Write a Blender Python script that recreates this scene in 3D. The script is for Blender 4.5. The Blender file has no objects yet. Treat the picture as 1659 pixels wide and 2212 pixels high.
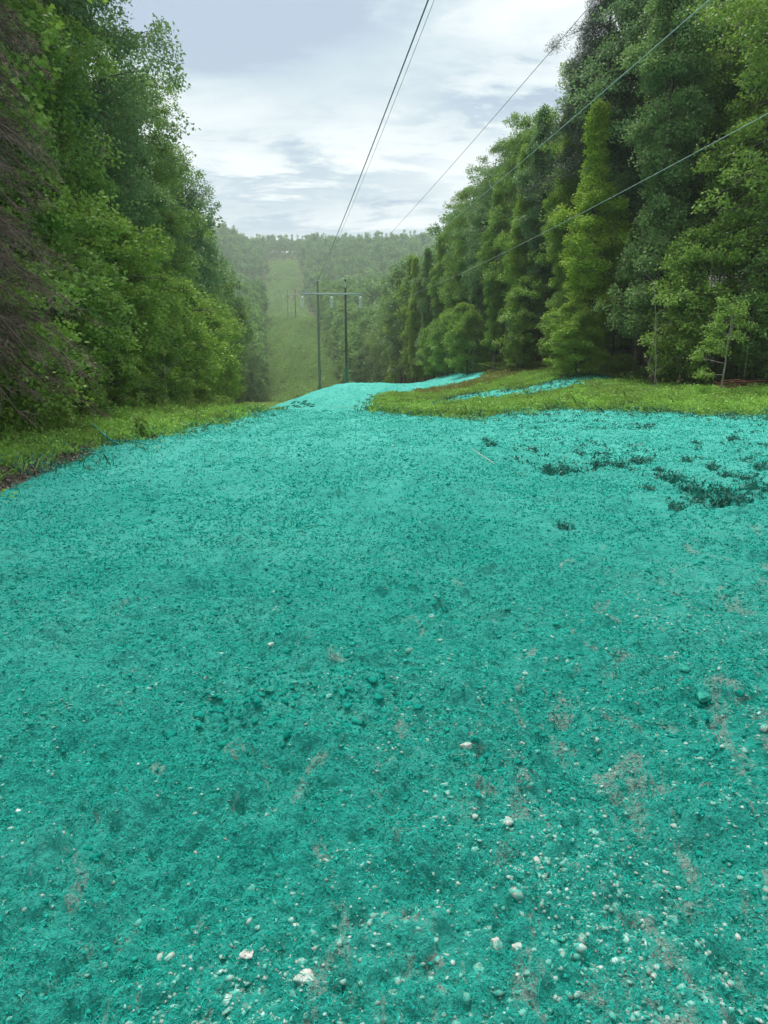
import bpy, math, random
import numpy as np
rnd = random.Random(7)
R = np.random.default_rng(11)
scene = bpy.context.scene
col = scene.collection

# ------------------------------------------------------------------ camera, world, sun, exposure
CAMZ = 1.6
PITCH = math.radians(14.6)
FPX, CX, CY = 1597.0, 829.5, 1106.0        # focal length and centre in the photograph's own measure
cam_d = bpy.data.cameras.new('camera')
cam_d.sensor_width = 36; cam_d.lens = 36 * FPX / 2212.0
cam_d.clip_start = 0.05; cam_d.clip_end = 6000
cam = bpy.data.objects.new('camera', cam_d); col.objects.link(cam)
cam.location = (0, 0, CAMZ); cam.rotation_euler = (math.pi/2 - PITCH, 0, 0)
scene.camera = cam
scene.render.resolution_x, scene.render.resolution_y = 768, 1024

SUN_EL, SUN_AZ = math.radians(66), math.radians(-24)   # azimuth from +Y towards +X
SKY_GAIN = 0.93
w = bpy.data.worlds.new('World'); scene.world = w; w.use_nodes = True
wt = w.node_tree; wt.nodes.clear()
def wn(t, **k):
    n = wt.nodes.new(t)
    for a, b in k.items(): setattr(n, a, b)
    return n
def wl(a, b): wt.links.new(a, b)
def wmath(op, a, b=None):
    n = wn('ShaderNodeMath', operation=op)
    for i, v in enumerate((a, b)):
        if v is None: continue
        if isinstance(v, (int, float)): n.inputs[i].default_value = v
        else: wl(v, n.inputs[i])
    return n.outputs[0]
sky = wn('ShaderNodeTexSky', sky_type='NISHITA', sun_disc=False)
sky.sun_elevation = SUN_EL; sky.sun_rotation = SUN_AZ
sky.air_density = 1.2; sky.dust_density = 3.0
tc = wn('ShaderNodeTexCoord'); sx = wn('ShaderNodeSeparateXYZ'); wl(tc.outputs['Generated'], sx.inputs[0])
X, Y, Z = sx.outputs
zz = wmath('ADD', wmath('MAXIMUM', Z, 0.0), 0.17)
cb = wn('ShaderNodeCombineXYZ'); wl(wmath('DIVIDE', X, zz), cb.inputs[0]); wl(wmath('DIVIDE', Y, zz), cb.inputs[1])
def wnoise(scale, detail, rough, dist, vec, off=0.0):
    m = wn('ShaderNodeMapping'); m.inputs['Location'].default_value = (off, off*0.7, off*1.3); wl(vec, m.inputs[0])
    m.inputs['Scale'].default_value = (0.62, 1.0, 1.0)
    n = wn('ShaderNodeTexNoise'); wl(m.outputs[0], n.inputs['Vector'])
    n.inputs['Scale'].default_value = scale; n.inputs['Detail'].default_value = detail
    n.inputs['Roughness'].default_value = rough; n.inputs['Distortion'].default_value = dist
    return n.outputs[0]
n1 = wnoise(1.1, 9, 0.60, 0.15, cb.outputs[0], 3.7)
n2 = wnoise(3.6, 9, 0.62, 0.25, cb.outputs[0], 9.1)
n3 = wnoise(5.0, 4, 0.5, 0.3, tc.outputs['Generated'], 1.0)
mixn = wmath('ADD', wmath('MULTIPLY', n1, 0.50), wmath('MULTIPLY', n2, 0.50))
# one heavier blue-grey cloud, high and a little left of the clearing, and two low streaks
def lump(az, el, sa, se, amp):
    a = wn('ShaderNodeMath', operation='ARCTAN2'); wl(X, a.inputs[0]); wl(Y, a.inputs[1])
    e = wn('ShaderNodeMath', operation='ARCSINE'); wl(Z, e.inputs[0])
    ga = wmath('POWER', wmath('ABSOLUTE', wmath('DIVIDE', wmath('SUBTRACT', wmath('ADD', a.outputs[0], wmath('MULTIPLY', wmath('SUBTRACT', n2, 0.5), 0.55)), az), sa)), 2.0)
    ge = wmath('POWER', wmath('ABSOLUTE', wmath('DIVIDE', wmath('SUBTRACT', wmath('ADD', e.outputs[0], wmath('MULTIPLY', wmath('SUBTRACT', n2, 0.5), 0.26)), el), se)), 2.0)
    return wmath('MULTIPLY', wmath('EXPONENT', wmath('MULTIPLY', wmath('ADD', ga, ge), -1.0)), amp)
dk = lump(-0.19, 0.36, 0.20, 0.070, 0.48)
dk = wmath('ADD', dk, lump(-0.13, 0.165, 0.16, 0.018, 0.16))
dk = wmath('ADD', dk, lump(0.11, 0.235, 0.09, 0.022, 0.20))
dk = wmath('ADD', dk, lump(-0.12, 0.10, 0.22, 0.030, 0.14))
val = wmath('SUBTRACT', mixn, dk)
cr = wn('ShaderNodeValToRGB'); wl(val, cr.inputs[0])
e = cr.color_ramp.elements
e[0].position = 0.27; e[0].color = (0.40, 0.50, 0.61, 1)
e[1].position = 0.60; e[1].color = (0.89, 0.935, 0.94, 1)
m_ = cr.color_ramp.elements.new(0.38); m_.color = (0.54, 0.645, 0.70, 1)
m_ = cr.color_ramp.elements.new(0.47); m_.color = (0.70, 0.775, 0.80, 1)
m_ = cr.color_ramp.elements.new(0.535); m_.color = (0.81, 0.87, 0.88, 1)
sc_ = wn('ShaderNodeVectorMath', operation='SCALE'); wl(cr.outputs[0], sc_.inputs[0]); sc_.inputs['Scale'].default_value = 10 * SKY_GAIN
mx = wn('ShaderNodeMix', data_type='RGBA'); mx.inputs[0].default_value = 0.96
wl(sky.outputs[0], mx.inputs[6]); wl(sc_.outputs[0], mx.inputs[7])
bg = wn('ShaderNodeBackground'); bg.inputs[1].default_value = 0.10; wl(mx.outputs[2], bg.inputs[0])
wo = wn('ShaderNodeOutputWorld'); wl(bg.outputs[0], wo.inputs[0])

sd = bpy.data.lights.new('sun', 'SUN'); sd.energy = 3.4; sd.angle = math.radians(16); sd.color = (1.0, 0.96, 0.90)
so = bpy.data.objects.new('sun', sd); col.objects.link(so)
so.rotation_euler = (math.pi/2 - SUN_EL, 0, -SUN_AZ + math.pi)
so.location = (0, -20, 60)

scene.view_settings.view_transform = 'Standard'; scene.view_settings.look = 'None'
scene.view_settings.exposure = 0.45; scene.view_settings.gamma = 1.0
scene.render.engine = 'CYCLES'
cy = scene.cycles
cy.use_denoising = True; cy.use_adaptive_sampling = True; cy.adaptive_threshold = 0.02
cy.max_bounces = 6; cy.diffuse_bounces = 4; cy.glossy_bounces = 2; cy.transmission_bounces = 4; cy.volume_bounces = 0
cy.sample_clamp_indirect = 6

# ------------------------------------------------------------------ helpers
def ray(px, py):
    u, v = (px - CX) / FPX, (CY - py) / FPX
    c, s = math.cos(PITCH), math.sin(PITCH)
    return np.array((u, c + v*s, -s + v*c))
def at(px, py, y):
    d = ray(px, py); return np.array((0, 0, CAMZ)) + d * (y / d[1])

def _hash(ix, iy, seed):
    h = (ix.astype(np.int64) * 374761393 + iy.astype(np.int64) * 668265263 + seed * 2147483647) & 0xffffffff
    h = ((h ^ (h >> 13)) * 1274126177) & 0xffffffff
    h = (h ^ (h >> 16)) & 0xffffffff
    return h.astype(np.float64) / 4294967295.0
def vnoise(x, y, seed=0):
    ix, iy = np.floor(x), np.floor(y); fx, fy = x - ix, y - iy
    fx = fx*fx*fx*(fx*(fx*6-15)+10); fy = fy*fy*fy*(fy*(fy*6-15)+10)
    ix = ix.astype(np.int64); iy = iy.astype(np.int64)
    a = _hash(ix, iy, seed); b = _hash(ix+1, iy, seed); c = _hash(ix, iy+1, seed); d = _hash(ix+1, iy+1, seed)
    return (a*(1-fx)+b*fx)*(1-fy) + (c*(1-fx)+d*fx)*fy
def fbm(x, y, oct=4, seed=0, gain=0.5):
    s = 0; a = 1; t = 0
    for o in range(oct):
        s = s + a * vnoise(x * 2**o + 17.3*o, y * 2**o - 9.1*o, seed + o); t += a; a *= gain
    return s / t
def sstep(x, a, b):
    t = np.clip((x - a) / (b - a), 0, 1); return t*t*(3 - 2*t)

def mesh_np(name, verts, faces, attrs=None, smooth=False):
    """faces: list of (n, k) int arrays; attrs: {name: (domain, type, array)}"""
    me = bpy.data.meshes.new(name)
    verts = np.asarray(verts, dtype=np.float32)
    faces = [np.asarray(f) for f in faces if len(f)]
    me.vertices.add(len(verts)); me.vertices.foreach_set('co', verts.ravel())
    loops = np.concatenate([f.ravel() for f in faces]).astype(np.int32)
    lens = np.concatenate([np.full(len(f), f.shape[1]) for f in faces]).astype(np.int32)
    starts = np.concatenate([[0], np.cumsum(lens)[:-1]]).astype(np.int32)
    me.loops.add(len(loops)); me.loops.foreach_set('vertex_index', loops)
    me.polygons.add(len(lens)); me.polygons.foreach_set('loop_start', starts)
    if smooth: me.polygons.foreach_set('use_smooth', np.ones(len(lens), dtype=bool))
    for k, (dom, typ, arr) in (attrs or {}).items():
        a = me.attributes.new(k, typ, dom)
        a.data.foreach_set('value' if typ == 'FLOAT' else 'color', np.asarray(arr, dtype=np.float32).ravel())
    me.update(calc_edges=True); me.validate()
    return me
def link(name, me, mat=None, parent=None, loc=None, rz=0):
    o = bpy.data.objects.new(name, me); col.objects.link(o)
    if mat is not None and me is not None and len(me.materials) == 0: me.materials.append(mat)
    if parent is not None: o.parent = parent
    if loc is not None: o.location = loc
    o.rotation_euler = (0, 0, rz)
    return o
def tag(o, label=None, cat=None, group=None, kind=None):
    for k, v in (('label', label), ('category', cat), ('group', group), ('kind', kind)):
        if v: o[k] = v
    return o
def empty(name, loc=(0, 0, 0), rz=0):
    o = bpy.data.objects.new(name, None); col.objects.link(o); o.location = loc; o.rotation_euler = (0, 0, rz)
    o.empty_display_size = 0.2
    return o
def copy_tree(o, parent=None):
    c = o.copy(); col.objects.link(c); c.parent = parent
    for ch in [q for q in o.children]: copy_tree(ch, c)
    return c

def nrm(v): return v / np.maximum(np.linalg.norm(v, axis=-1, keepdims=True), 1e-9)

class Geo:
    def __init__(s): s.v = []; s.q = {}; s.n = 0; s.t = {}
    def add(s, v, f, tint=None):
        v = np.asarray(v, float); f = np.asarray(f)
        k = f.shape[1]
        s.v.append(v); s.q.setdefault(k, []).append(f + s.n)
        if tint is None: tint = np.zeros(len(f))
        s.t.setdefault(k, []).append(np.broadcast_to(tint, (len(f),)).astype(float)); s.n += len(v)
    def mesh(s, name, smooth=False):
        ks = sorted(s.q)
        fs = [np.concatenate(s.q[k]) for k in ks]
        tt = np.concatenate([np.concatenate(s.t[k]) for k in ks])
        return mesh_np(name, np.concatenate(s.v), fs, {'tint': ('FACE', 'FLOAT', tt)}, smooth)

def tube(g, pts, rad, sides=6, tint=0.0, cap=True):
    pts = np.asarray(pts, float); n = len(pts)
    rad = np.broadcast_to(rad, (n,))
    tan = nrm(np.gradient(pts, axis=0))
    ref = np.array((0, 0, 1.0)) if abs(tan[0][2]) < 0.9 else np.array((1.0, 0, 0))
    a = nrm(np.cross(tan, ref)); b = np.cross(tan, a)
    th = np.arange(sides) * 2*math.pi/sides
    ring = (a[:, None, :]*np.cos(th)[None, :, None] + b[:, None, :]*np.sin(th)[None, :, None]) * rad[:, None, None] + pts[:, None, :]
    i = np.arange(n-1)[:, None]*sides + np.arange(sides)[None]; j = np.arange(n-1)[:, None]*sides + (np.arange(sides)+1)[None] % sides
    f = np.stack([i, j, j+sides, i+sides], -1).reshape(-1, 4)
    g.add(ring.reshape(-1, 3), f, tint)
    if cap and sides > 3:
        g.add(ring[-1], np.arange(sides)[None], tint); g.add(ring[0], np.arange(sides)[::-1][None], tint)

LOBE = np.array([(0,0),(0.22,-0.02),(0.46,0.05),(0.33,0.24),(0.55,0.45),(0.30,0.50),(0.22,0.68),(0.0,1.0),
                 (-0.22,0.68),(-0.30,0.50),(-0.55,0.45),(-0.33,0.24),(-0.46,0.05),(-0.22,-0.02)])
def leaves(g, cen, size, out, tint, up=0.55, spread=0.9, shape='kite', wide=0.62, droop=0.35):
    """many leaves at once: cen (n,3), size (n,), out (n,3) the outward direction"""
    n = len(cen)
    nr = nrm(R.normal(size=(n, 3))*spread + np.array((0, 0, up)) + out*0.45)
    tdir = R.normal(size=(n, 3)) + out*0.9; tdir[:, 2] -= droop
    tn = nrm(tdir - (tdir*nr).sum(1, keepdims=True)*nr)
    bn = np.cross(nr, tn)
    L = np.asarray(size)[:, None]
    if shape == 'lobe':
        k = len(LOBE)
        v = cen[:, None, :] + tn[:, None]*LOBE[None, :, 1, None]*L[:, None] + bn[:, None]*LOBE[None, :, 0, None]*L[:, None]
        v = v - nr[:, None]*(np.abs(LOBE[None, :, 0, None])*0.25*L[:, None])
        f = np.arange(n*k).reshape(n, k)
    elif shape == 'needle':
        w_ = L*wide
        v = np.stack([cen - bn*w_*0.5, cen + bn*w_*0.5, cen + tn*L], 1); f = np.arange(n*3).reshape(n, 3)
    else:
        w_ = L*wide*0.5
        v = np.stack([cen, cen + tn*L*0.42 + bn*w_ + nr*w_*0.25, cen + tn*L, cen + tn*L*0.42 - bn*w_ + nr*w_*0.25], 1)
        f = np.arange(n*4).reshape(n, 4)
    g.add(v.reshape(-1, 3), f, tint)

# ------------------------------------------------------------------ materials
def mat(name):
    m = bpy.data.materials.new(name); m.use_nodes = True; nt = m.node_tree
    b = nt.nodes['Principled BSDF']
    return m, nt, b
def N(nt, t, **k):
    n = nt.nodes.new(t)
    for a, b in k.items(): setattr(n, a, b)
    return n
def mixc(nt, f, a, b, blend='MIX'):
    n = N(nt, 'ShaderNodeMix', data_type='RGBA', blend_type=blend)
    for i, v in ((0, f), (6, a), (7, b)):
        if isinstance(v, (int, float)): n.inputs[i].default_value = v
        elif isinstance(v, tuple): n.inputs[i].default_value = (*v, 1)
        else: nt.links.new(v, n.inputs[i])
    return n.outputs[2]
def mth(nt, op, a, b=None, c=None, clamp=False):
    n = N(nt, 'ShaderNodeMath', operation=op); n.use_clamp = clamp
    for i, v in enumerate((a, b, c)):
        if v is None: continue
        if isinstance(v, (int, float)): n.inputs[i].default_value = v
        else: nt.links.new(v, n.inputs[i])
    return n.outputs[0]
def noise(nt, scale, detail=4, rough=0.5, vec=None, dist=0.0):
    n = N(nt, 'ShaderNodeTexNoise'); n.inputs['Scale'].default_value = scale; n.inputs['Detail'].default_value = detail
    n.inputs['Roughness'].default_value = rough; n.inputs['Distortion'].default_value = dist
    if vec is None:
        g = N(nt, 'ShaderNodeNewGeometry'); vec = g.outputs['Position']
    nt.links.new(vec, n.inputs['Vector']); return n.outputs[0]
def ramp(nt, x, lo, hi):
    n = N(nt, 'ShaderNodeMapRange'); nt.links.new(x, n.inputs[0]); n.inputs[1].default_value = lo; n.inputs[2].default_value = hi
    return n.outputs[0]
def attr(nt, name, typ='GEOMETRY'):
    n = N(nt, 'ShaderNodeAttribute', attribute_type=typ, attribute_name=name); return n

def foliage_mat(name, dark, light, warm, transl=0.36, rough=0.50, spec=0.30):
    m, nt, b = mat(name)
    t = attr(nt, 'tint').outputs['Fac']; tone = attr(nt, 'tone', 'OBJECT').outputs['Fac']
    oi = N(nt, 'ShaderNodeObjectInfo').outputs['Random']
    c = mixc(nt, t, dark, light)
    c = mixc(nt, mth(nt, 'ADD', mth(nt, 'MULTIPLY', oi, 0.30), tone, clamp=True), c, warm)
    nt.links.new(c, b.inputs['Base Color']); b.inputs['Roughness'].default_value = rough
    b.inputs['Specular IOR Level'].default_value = spec
    tr = N(nt, 'ShaderNodeBsdfTranslucent'); nt.links.new(mixc(nt, 0.5, c, warm), tr.inputs[0])
    ms = N(nt, 'ShaderNodeMixShader'); ms.inputs[0].default_value = transl
    nt.links.new(b.outputs[0], ms.inputs[1]); nt.links.new(tr.outputs[0], ms.inputs[2])
    nt.links.new(ms.outputs[0], nt.nodes['Material Output'].inputs[0]); return m
M_LEAF = foliage_mat('broad_leaf', (0.055, 0.150, 0.032), (0.225, 0.400, 0.100), (0.320, 0.480, 0.055))
M_LEAFCOOL = foliage_mat('cool_leaf', (0.050, 0.140, 0.055), (0.200, 0.360, 0.150), (0.26, 0.40, 0.11))
M_FARLEAF = foliage_mat('far_leaf', (0.055, 0.150, 0.058), (0.20, 0.38, 0.13), (0.27, 0.42, 0.09), transl=0.25, rough=0.7, spec=0.1)
M_NEEDLE = foliage_mat('pine_needle', (0.030, 0.065, 0.034), (0.060, 0.115, 0.055), (0.08, 0.14, 0.05), transl=0.12)
M_GRASS = foliage_mat('grass_blade', (0.070, 0.190, 0.025), (0.250, 0.53, 0.080), (0.38, 0.58, 0.12), transl=0.35)
M_DRYGRASS = foliage_mat('dry_meadow_blade', (0.13, 0.15, 0.04), (0.26, 0.27, 0.09), (0.30, 0.36, 0.06), transl=0.30)
M_COATED = foliage_mat('coated_leaf', (0.006, 0.070, 0.055), (0.014, 0.18, 0.135), (0.02, 0.28, 0.21), transl=0.15)
M_HALFCOAT = foliage_mat('half_coated_leaf', (0.015, 0.10, 0.06), (0.09, 0.25, 0.10), (0.04, 0.34, 0.24), transl=0.2)
def simple(name, c1, c2, scale=3.0, rough=0.85, stretch=(1, 1, 1), bump=0.3, spec=0.2):
    m, nt, b = mat(name)
    tcn = N(nt, 'ShaderNodeTexCoord'); mp = N(nt, 'ShaderNodeMapping'); mp.inputs['Scale'].default_value = stretch
    nt.links.new(tcn.outputs['Object'], mp.inputs[0])
    nz = noise(nt, scale, 6, 0.6, mp.outputs[0])
    nt.links.new(mixc(nt, ramp(nt, nz, 0.32, 0.68), c1, c2), b.inputs['Base Color'])
    b.inputs['Roughness'].default_value = rough; b.inputs['Specular IOR Level'].default_value = spec
    bp = N(nt, 'ShaderNodeBump'); bp.inputs['Strength'].default_value = bump; bp.inputs['Distance'].default_value = 0.03
    nt.links.new(nz, bp.inputs['Height']); nt.links.new(bp.outputs[0], b.inputs['Normal']); return m
M_BARK = simple('bark', (0.060, 0.050, 0.042), (0.17, 0.155, 0.135), 5, 0.9, (1, 1, 0.25))
M_PALEBARK = simple('pale_bark', (0.16, 0.15, 0.12), (0.32, 0.30, 0.25), 6, 0.9, (1, 1, 0.3))
M_TWIG = simple('dead_twig', (0.085, 0.058, 0.044), (0.23, 0.175, 0.14), 6, 0.9)
M_STEEL = simple('weathered_grey_timber', (0.40, 0.43, 0.43), (0.52, 0.55, 0.54), 8, 0.6, (0.2, 1, 1))
M_PORC = simple('pale_porcelain', (0.75, 0.77, 0.78), (0.85, 0.86, 0.87), 5, 0.25, bump=0.02, spec=0.6)
M_WIRE = simple('conductor_metal', (0.16, 0.18, 0.18), (0.22, 0.24, 0.24), 5, 0.5)
M_WIREPALE = simple('pale_conductor_metal', (0.33, 0.37, 0.36), (0.42, 0.46, 0.44), 5, 0.45)
M_TAG = simple('pale_tag', (0.6, 0.6, 0.5), (0.7, 0.7, 0.6), 5, 0.6)
M_PALEROCK = simple('pale_rock', (0.30, 0.285, 0.26), (0.62, 0.59, 0.56), 40, 0.8)
M_TEALROCK = simple('coated_rock', (0.004, 0.11, 0.085), (0.03, 0.32, 0.25), 30, 0.85)
def spray(m, amt, lo=0.45, hi=0.58):
    nt = m.node_tree; b = nt.nodes['Principled BSDF']; src = b.inputs['Base Color'].links[0].from_socket
    g_ = N(nt, 'ShaderNodeNewGeometry'); nz = noise(nt, 45, 5, 0.7, g_.outputs['Position'])
    nt.links.new(mixc(nt, mth(nt, 'MULTIPLY', ramp(nt, nz, lo, hi), amt), src, (0.03, 0.36, 0.29)), b.inputs['Base Color'])
spray(M_PALEROCK, 0.8, 0.47, 0.60)
M_BROWNLOG = simple('fallen_brown_wood', (0.10, 0.045, 0.028), (0.19, 0.09, 0.055), 6, 0.9)
def pole_mat(name, c1, c2, tealh):
    m, nt, b = mat(name)
    tcn = N(nt, 'ShaderNodeTexCoord'); mp = N(nt, 'ShaderNodeMapping'); mp.inputs['Scale'].default_value = (1, 1, 0.06)
    nt.links.new(tcn.outputs['Object'], mp.inputs[0]); nz = noise(nt, 9, 6, 0.6, mp.outputs[0])
    c = mixc(nt, ramp(nt, nz, 0.35, 0.65), c1, c2)
    s = N(nt, 'ShaderNodeSeparateXYZ'); nt.links.new(tcn.outputs['Object'], s.inputs[0])
    f = N(nt, 'ShaderNodeMapRange'); nt.links.new(mth(nt, 'ADD', s.outputs[2], mth(nt, 'MULTIPLY', nz, 1.2)), f.inputs[0])
    f.inputs[1].default_value = tealh + 1.3; f.inputs[2].default_value = tealh; f.inputs[3].default_value = 0; f.inputs[4].default_value = 0.85
    nt.links.new(mixc(nt, f.outputs[0], c, (0.015, 0.20, 0.165)), b.inputs['Base Color']); b.inputs['Roughness'].default_value = 0.85
    return m
M_POLED = pole_mat('dark_creosote_timber', (0.055, 0.048, 0.042), (0.11, 0.095, 0.085), 3.1)
M_POLEG = pole_mat('grey_weathered_timber', (0.12, 0.15, 0.10), (0.22, 0.25, 0.18), 0.9)

# ------------------------------------------------------------------ terrain
_yb = np.array([-60,-20, 0, 20, 33, 38, 44, 60, 85, 98, 108, 120, 150, 200, 232, 250, 340, 425, 440, 490, 560, 850, 1000, 1130, 1300.])
_zb = np.array([4.5,1.5, 0,-1.5,-2.5,-2.95,-3.75,-4.55,-5.75,-6.5,-7.7,-10,-15.5,-23,-25.5,-24.6,-11.0,1.5,2.0,-1.0,3.0,61,84,90,84.])
# monotone-ish cubic (pchip-like) along the corridor
def _pchip(x, y):
    h = np.diff(x); d = np.diff(y)/h; m = np.zeros(len(x))
    for i in range(1, len(x)-1):
        if d[i-1]*d[i] > 0:
            w1 = 2*h[i]+h[i-1]; w2 = h[i]+2*h[i-1]; m[i] = (w1+w2)/(w1/d[i-1]+w2/d[i])
    m[0], m[-1] = d[0], d[-1]
    def f(q):
        q = np.clip(q, x[0], x[-1]); i = np.clip(np.searchsorted(x, q)-1, 0, len(x)-2)
        t = (q-x[i])/h[i]
        return (2*t**3-3*t**2+1)*y[i] + (t**3-2*t**2+t)*h[i]*m[i] + (-2*t**3+3*t**2)*y[i+1] + (t**3-t**2)*h[i]*m[i+1]
    return f
zbase = _pchip(_yb, _zb)
AR = _pchip(np.array([0, 26, 38, 45, 58, 80, 100, 130, 170, 260, 400., 1300]), np.array([0, 0, 0.9, 1.5, 2.05, 2.0, 1.7, 3.0, 4.0, 3.0, 2.0, 2.0]))
def cline(y): return 8.0 - 0.140*y                 # centre of the cleared corridor
def ground_h(x, y, fine=False):
    x = np.asarray(x, float); y = np.asarray(y, float)
    z = zbase(y)
    z = z + AR(y) * sstep(x - np.where(y > 90, (cline(y)-cline(90))*0.85, 0), 4, 14)
    dx = np.clip(-(x + 3.2 + np.where(y > 104, 0.1*(y-104), 0)), 0, 12)
    z = z - np.minimum(0.030*dx*dx, 2.6) * sstep(y, 40, 52) * (1 - sstep(y, 115, 180))
    # woodland left and right of the far clearing stands a little higher
    s = x - cline(y)
    z = z + sstep(y, 300, 640) * (1-sstep(y, 800, 1000)) * (27*sstep(-s, 16, 75) + 9*sstep(s, 16, 70))
    z = z + sstep(y, 240, 500) * (fbm(x/90., y/90., 3, 5)-0.5) * 12 * sstep(np.abs(s), 14, 60)
    # gentle undulation of the graded ground
    z = z + (fbm(x/6., y/6., 3, 21)-0.5) * 0.20 * sstep(y, 3, 12)
    z = z + (fbm(x/2.2, y/3.0, 3, 31)-0.5) * 0.10
    z = z + (fbm(x/5., y/7., 4, 23)-0.5)*0.75*sstep(y, 42, 62)*(1-sstep(y, 104, 125))
    # two faint wheel ruts running away from the camera
    for q, am in ((0.95, 0.075), (-0.75, 0.070), (2.6, 0.055), (-2.5, 0.045), (0.1, 0.035)):
        z = z - am*np.exp(-((x-q+0.045*y-0.12*np.sin(y*0.7+q))/0.20)**2)*(0.4+1.2*vnoise(y*0.9+q*7, y*0+q, 33))
    for bx, by, br, ba in ((-0.66, 3.35, 0.16, 0.085), (-0.60, 3.75, 0.12, 0.05), (-0.16, 3.45, 0.16, 0.075), (-0.40, 3.45, 0.16, -0.05), (-0.62, 3.05, 0.14, -0.045), (-0.12, 3.1, 0.12, -0.04),
                          (0.12, 1.95, 0.10, -0.05), (1.75, 3.6, 0.3, 0.05), (0.55, 2.8, 0.10, 0.04)):
        z = z + ba*np.exp(-(((x-bx)/br)**2+((y-by)/(br*1.2))**2))
    return z
def gz(x, y): return float(ground_h(np.array([x]), np.array([y]))[0])
def hit(px, py):
    d = ray(px, py); t = np.linspace(0.5, 160, 4000)**1.0
    P = np.array((0, 0, CAMZ))[None] + d[None]*t[:, None]
    below = P[:, 2] < ground_h(P[:, 0], P[:, 1])
    i = int(np.argmax(below)) if below.any() else len(t)-1
    return P[i][:2]

def inside(poly, x, y):
    poly = np.asarray(poly); r = np.zeros(x.shape, bool); n = len(poly); j = n-1
    for i in range(n):
        xi, yi = poly[i]; xj, yj = poly[j]
        c = ((yi > y) != (yj > y)) & (x < (xj-xi)*(y-yi)/((yj-yi) if yj != yi else 1e-9)+xi)
        r ^= c; j = i
    return r
def H(*pts): return [tuple(hit(*p)) for p in pts]
TEAL = H((0,1066),(60,1036),(130,1008),(200,975),(260,955),(330,945),(400,928),(470,915),(520,899),(600,886)) + \
       [(-6.6, 45.5), (-9.5, 60), (-11.5, 78), (-13.5, 95), (-14, 108), (9, 108), (11.5, 92)] + \
       H((1062,814),(1000,827),(920,840),(850,849),(822,860),(812,878),(830,890),(900,898),(1000,905),(1080,893),(1150,886),(1240,883),(1350,888),(1500,894),(1659,896)) + \
       [(19, 29), (30, 20), (30, -12), (-5.5, -12), (-5.2, 0), (-5.2, 5)]
STRIPE = H((835,882),(1000,851),(1160,834),(1325,812),(1350,820),(1215,845),(1100,858),(960,871),(850,893))
DIRT = H((0,1010),(80,1000),(150,978),(215,962),(200,978),(130,1012),(60,1040),(0,1070)) + [(-6.2, 8), (-6.4, 10)]
def masks(x, y):
    jx = (fbm(x/0.9, y/0.9, 4, 41)-0.5)*1.6*np.clip(y/25, 0.15, 1.2); jy = (fbm(x/0.9+50, y/1.4, 4, 43)-0.5)*3.2*np.clip(y/25, 0.15, 1.0)
    jx = jx + (fbm(x/0.16, y/0.16, 2, 45)-0.5)*np.clip(y/25, 0.1, 1.0)*1.0; jy = jy + (fbm(x/0.16+9, y/0.2, 2, 46)-0.5)*np.clip(y/25, 0.1, 1.0)*2.6
    t = inside(TEAL, x+jx, y+jy) | inside(STRIPE, x+jx*0.6, y+jy*0.5)
    d = inside(DIRT, x+jx*0.5, y+jy*0.5)
    return t, d

NC, NO = 820, 26
rows = [-14, -9, -6, -4, -2.5, -1.6, -1.0, -0.5, -0.1, 0.2, 0.45, 0.65, 0.8]
y_ = 0.9
while y_ < 1290:
    rows.append(y_)
    y_ += (max(0.0042*y_, 0.006) if y_ < 16 else 0.0075*y_ if y_ < 125 else 0.016*y_)
rows = np.array(rows); NR = len(rows)
s = np.linspace(-1, 1, NC)
wid = 3.2 + 0.70*np.maximum(rows, 0)
inner = s[None]*wid[:, None]
k = (np.arange(1, NO+1)/NO)**1.6
sp = np.minimum(420, 90 + rows.clip(0)*0.4)
outL = -(wid[:, None] + k[::-1][None]*sp[:, None]); outR = wid[:, None] + k[None]*sp[:, None]
GX = np.concatenate([outL, inner, outR], 1); GY = np.repeat(rows[:, None], GX.shape[1], 1)
gx, gy = GX.ravel(), GY.ravel()
gzv = ground_h(gx, gy)
tm, dm = masks(gx, gy)
res = np.maximum(0.0042*gy.clip(0.5), 2*(3.2+0.7*gy.clip(0))/NC)      # local spacing of the sheet
def lay(sc, amp, seed, ridged=False):
    f = fbm(gx/sc, gy/sc, 2, seed)
    if ridged: f = 1-np.abs(2*f-1)
    return (f-0.5)*amp*np.clip((sc/res-1.6)/2.0, 0, 1)
tmf = tm.astype(float)
# overspray thins out across the rim instead of stopping at a line
sel = (gy > 6) & (gy < 112) & (np.abs(gx) < 24); sx0, sy0 = gx[sel], gy[sel]; acc = tmf[sel]*2
for q in range(5):
    a_ = q*1.2566; rr_ = np.clip(sy0/22, 0.25, 1.6)
    acc = acc + masks(sx0 + math.cos(a_)*0.45*rr_, sy0 + math.sin(a_)*1.1*rr_)[0]
tmf[sel] = acc/7.0
rel = lay(0.60, 0.10, 61) + lay(0.22, 0.065, 62) + lay(0.09, 0.062, 63) + lay(0.042, 0.060, 64) + lay(0.020, 0.034, 65)
rel = rel + (lay(1.6, 0.10, 66) + lay(0.8, 0.07, 67))*sstep(gy, 14, 34)*1.0
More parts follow.
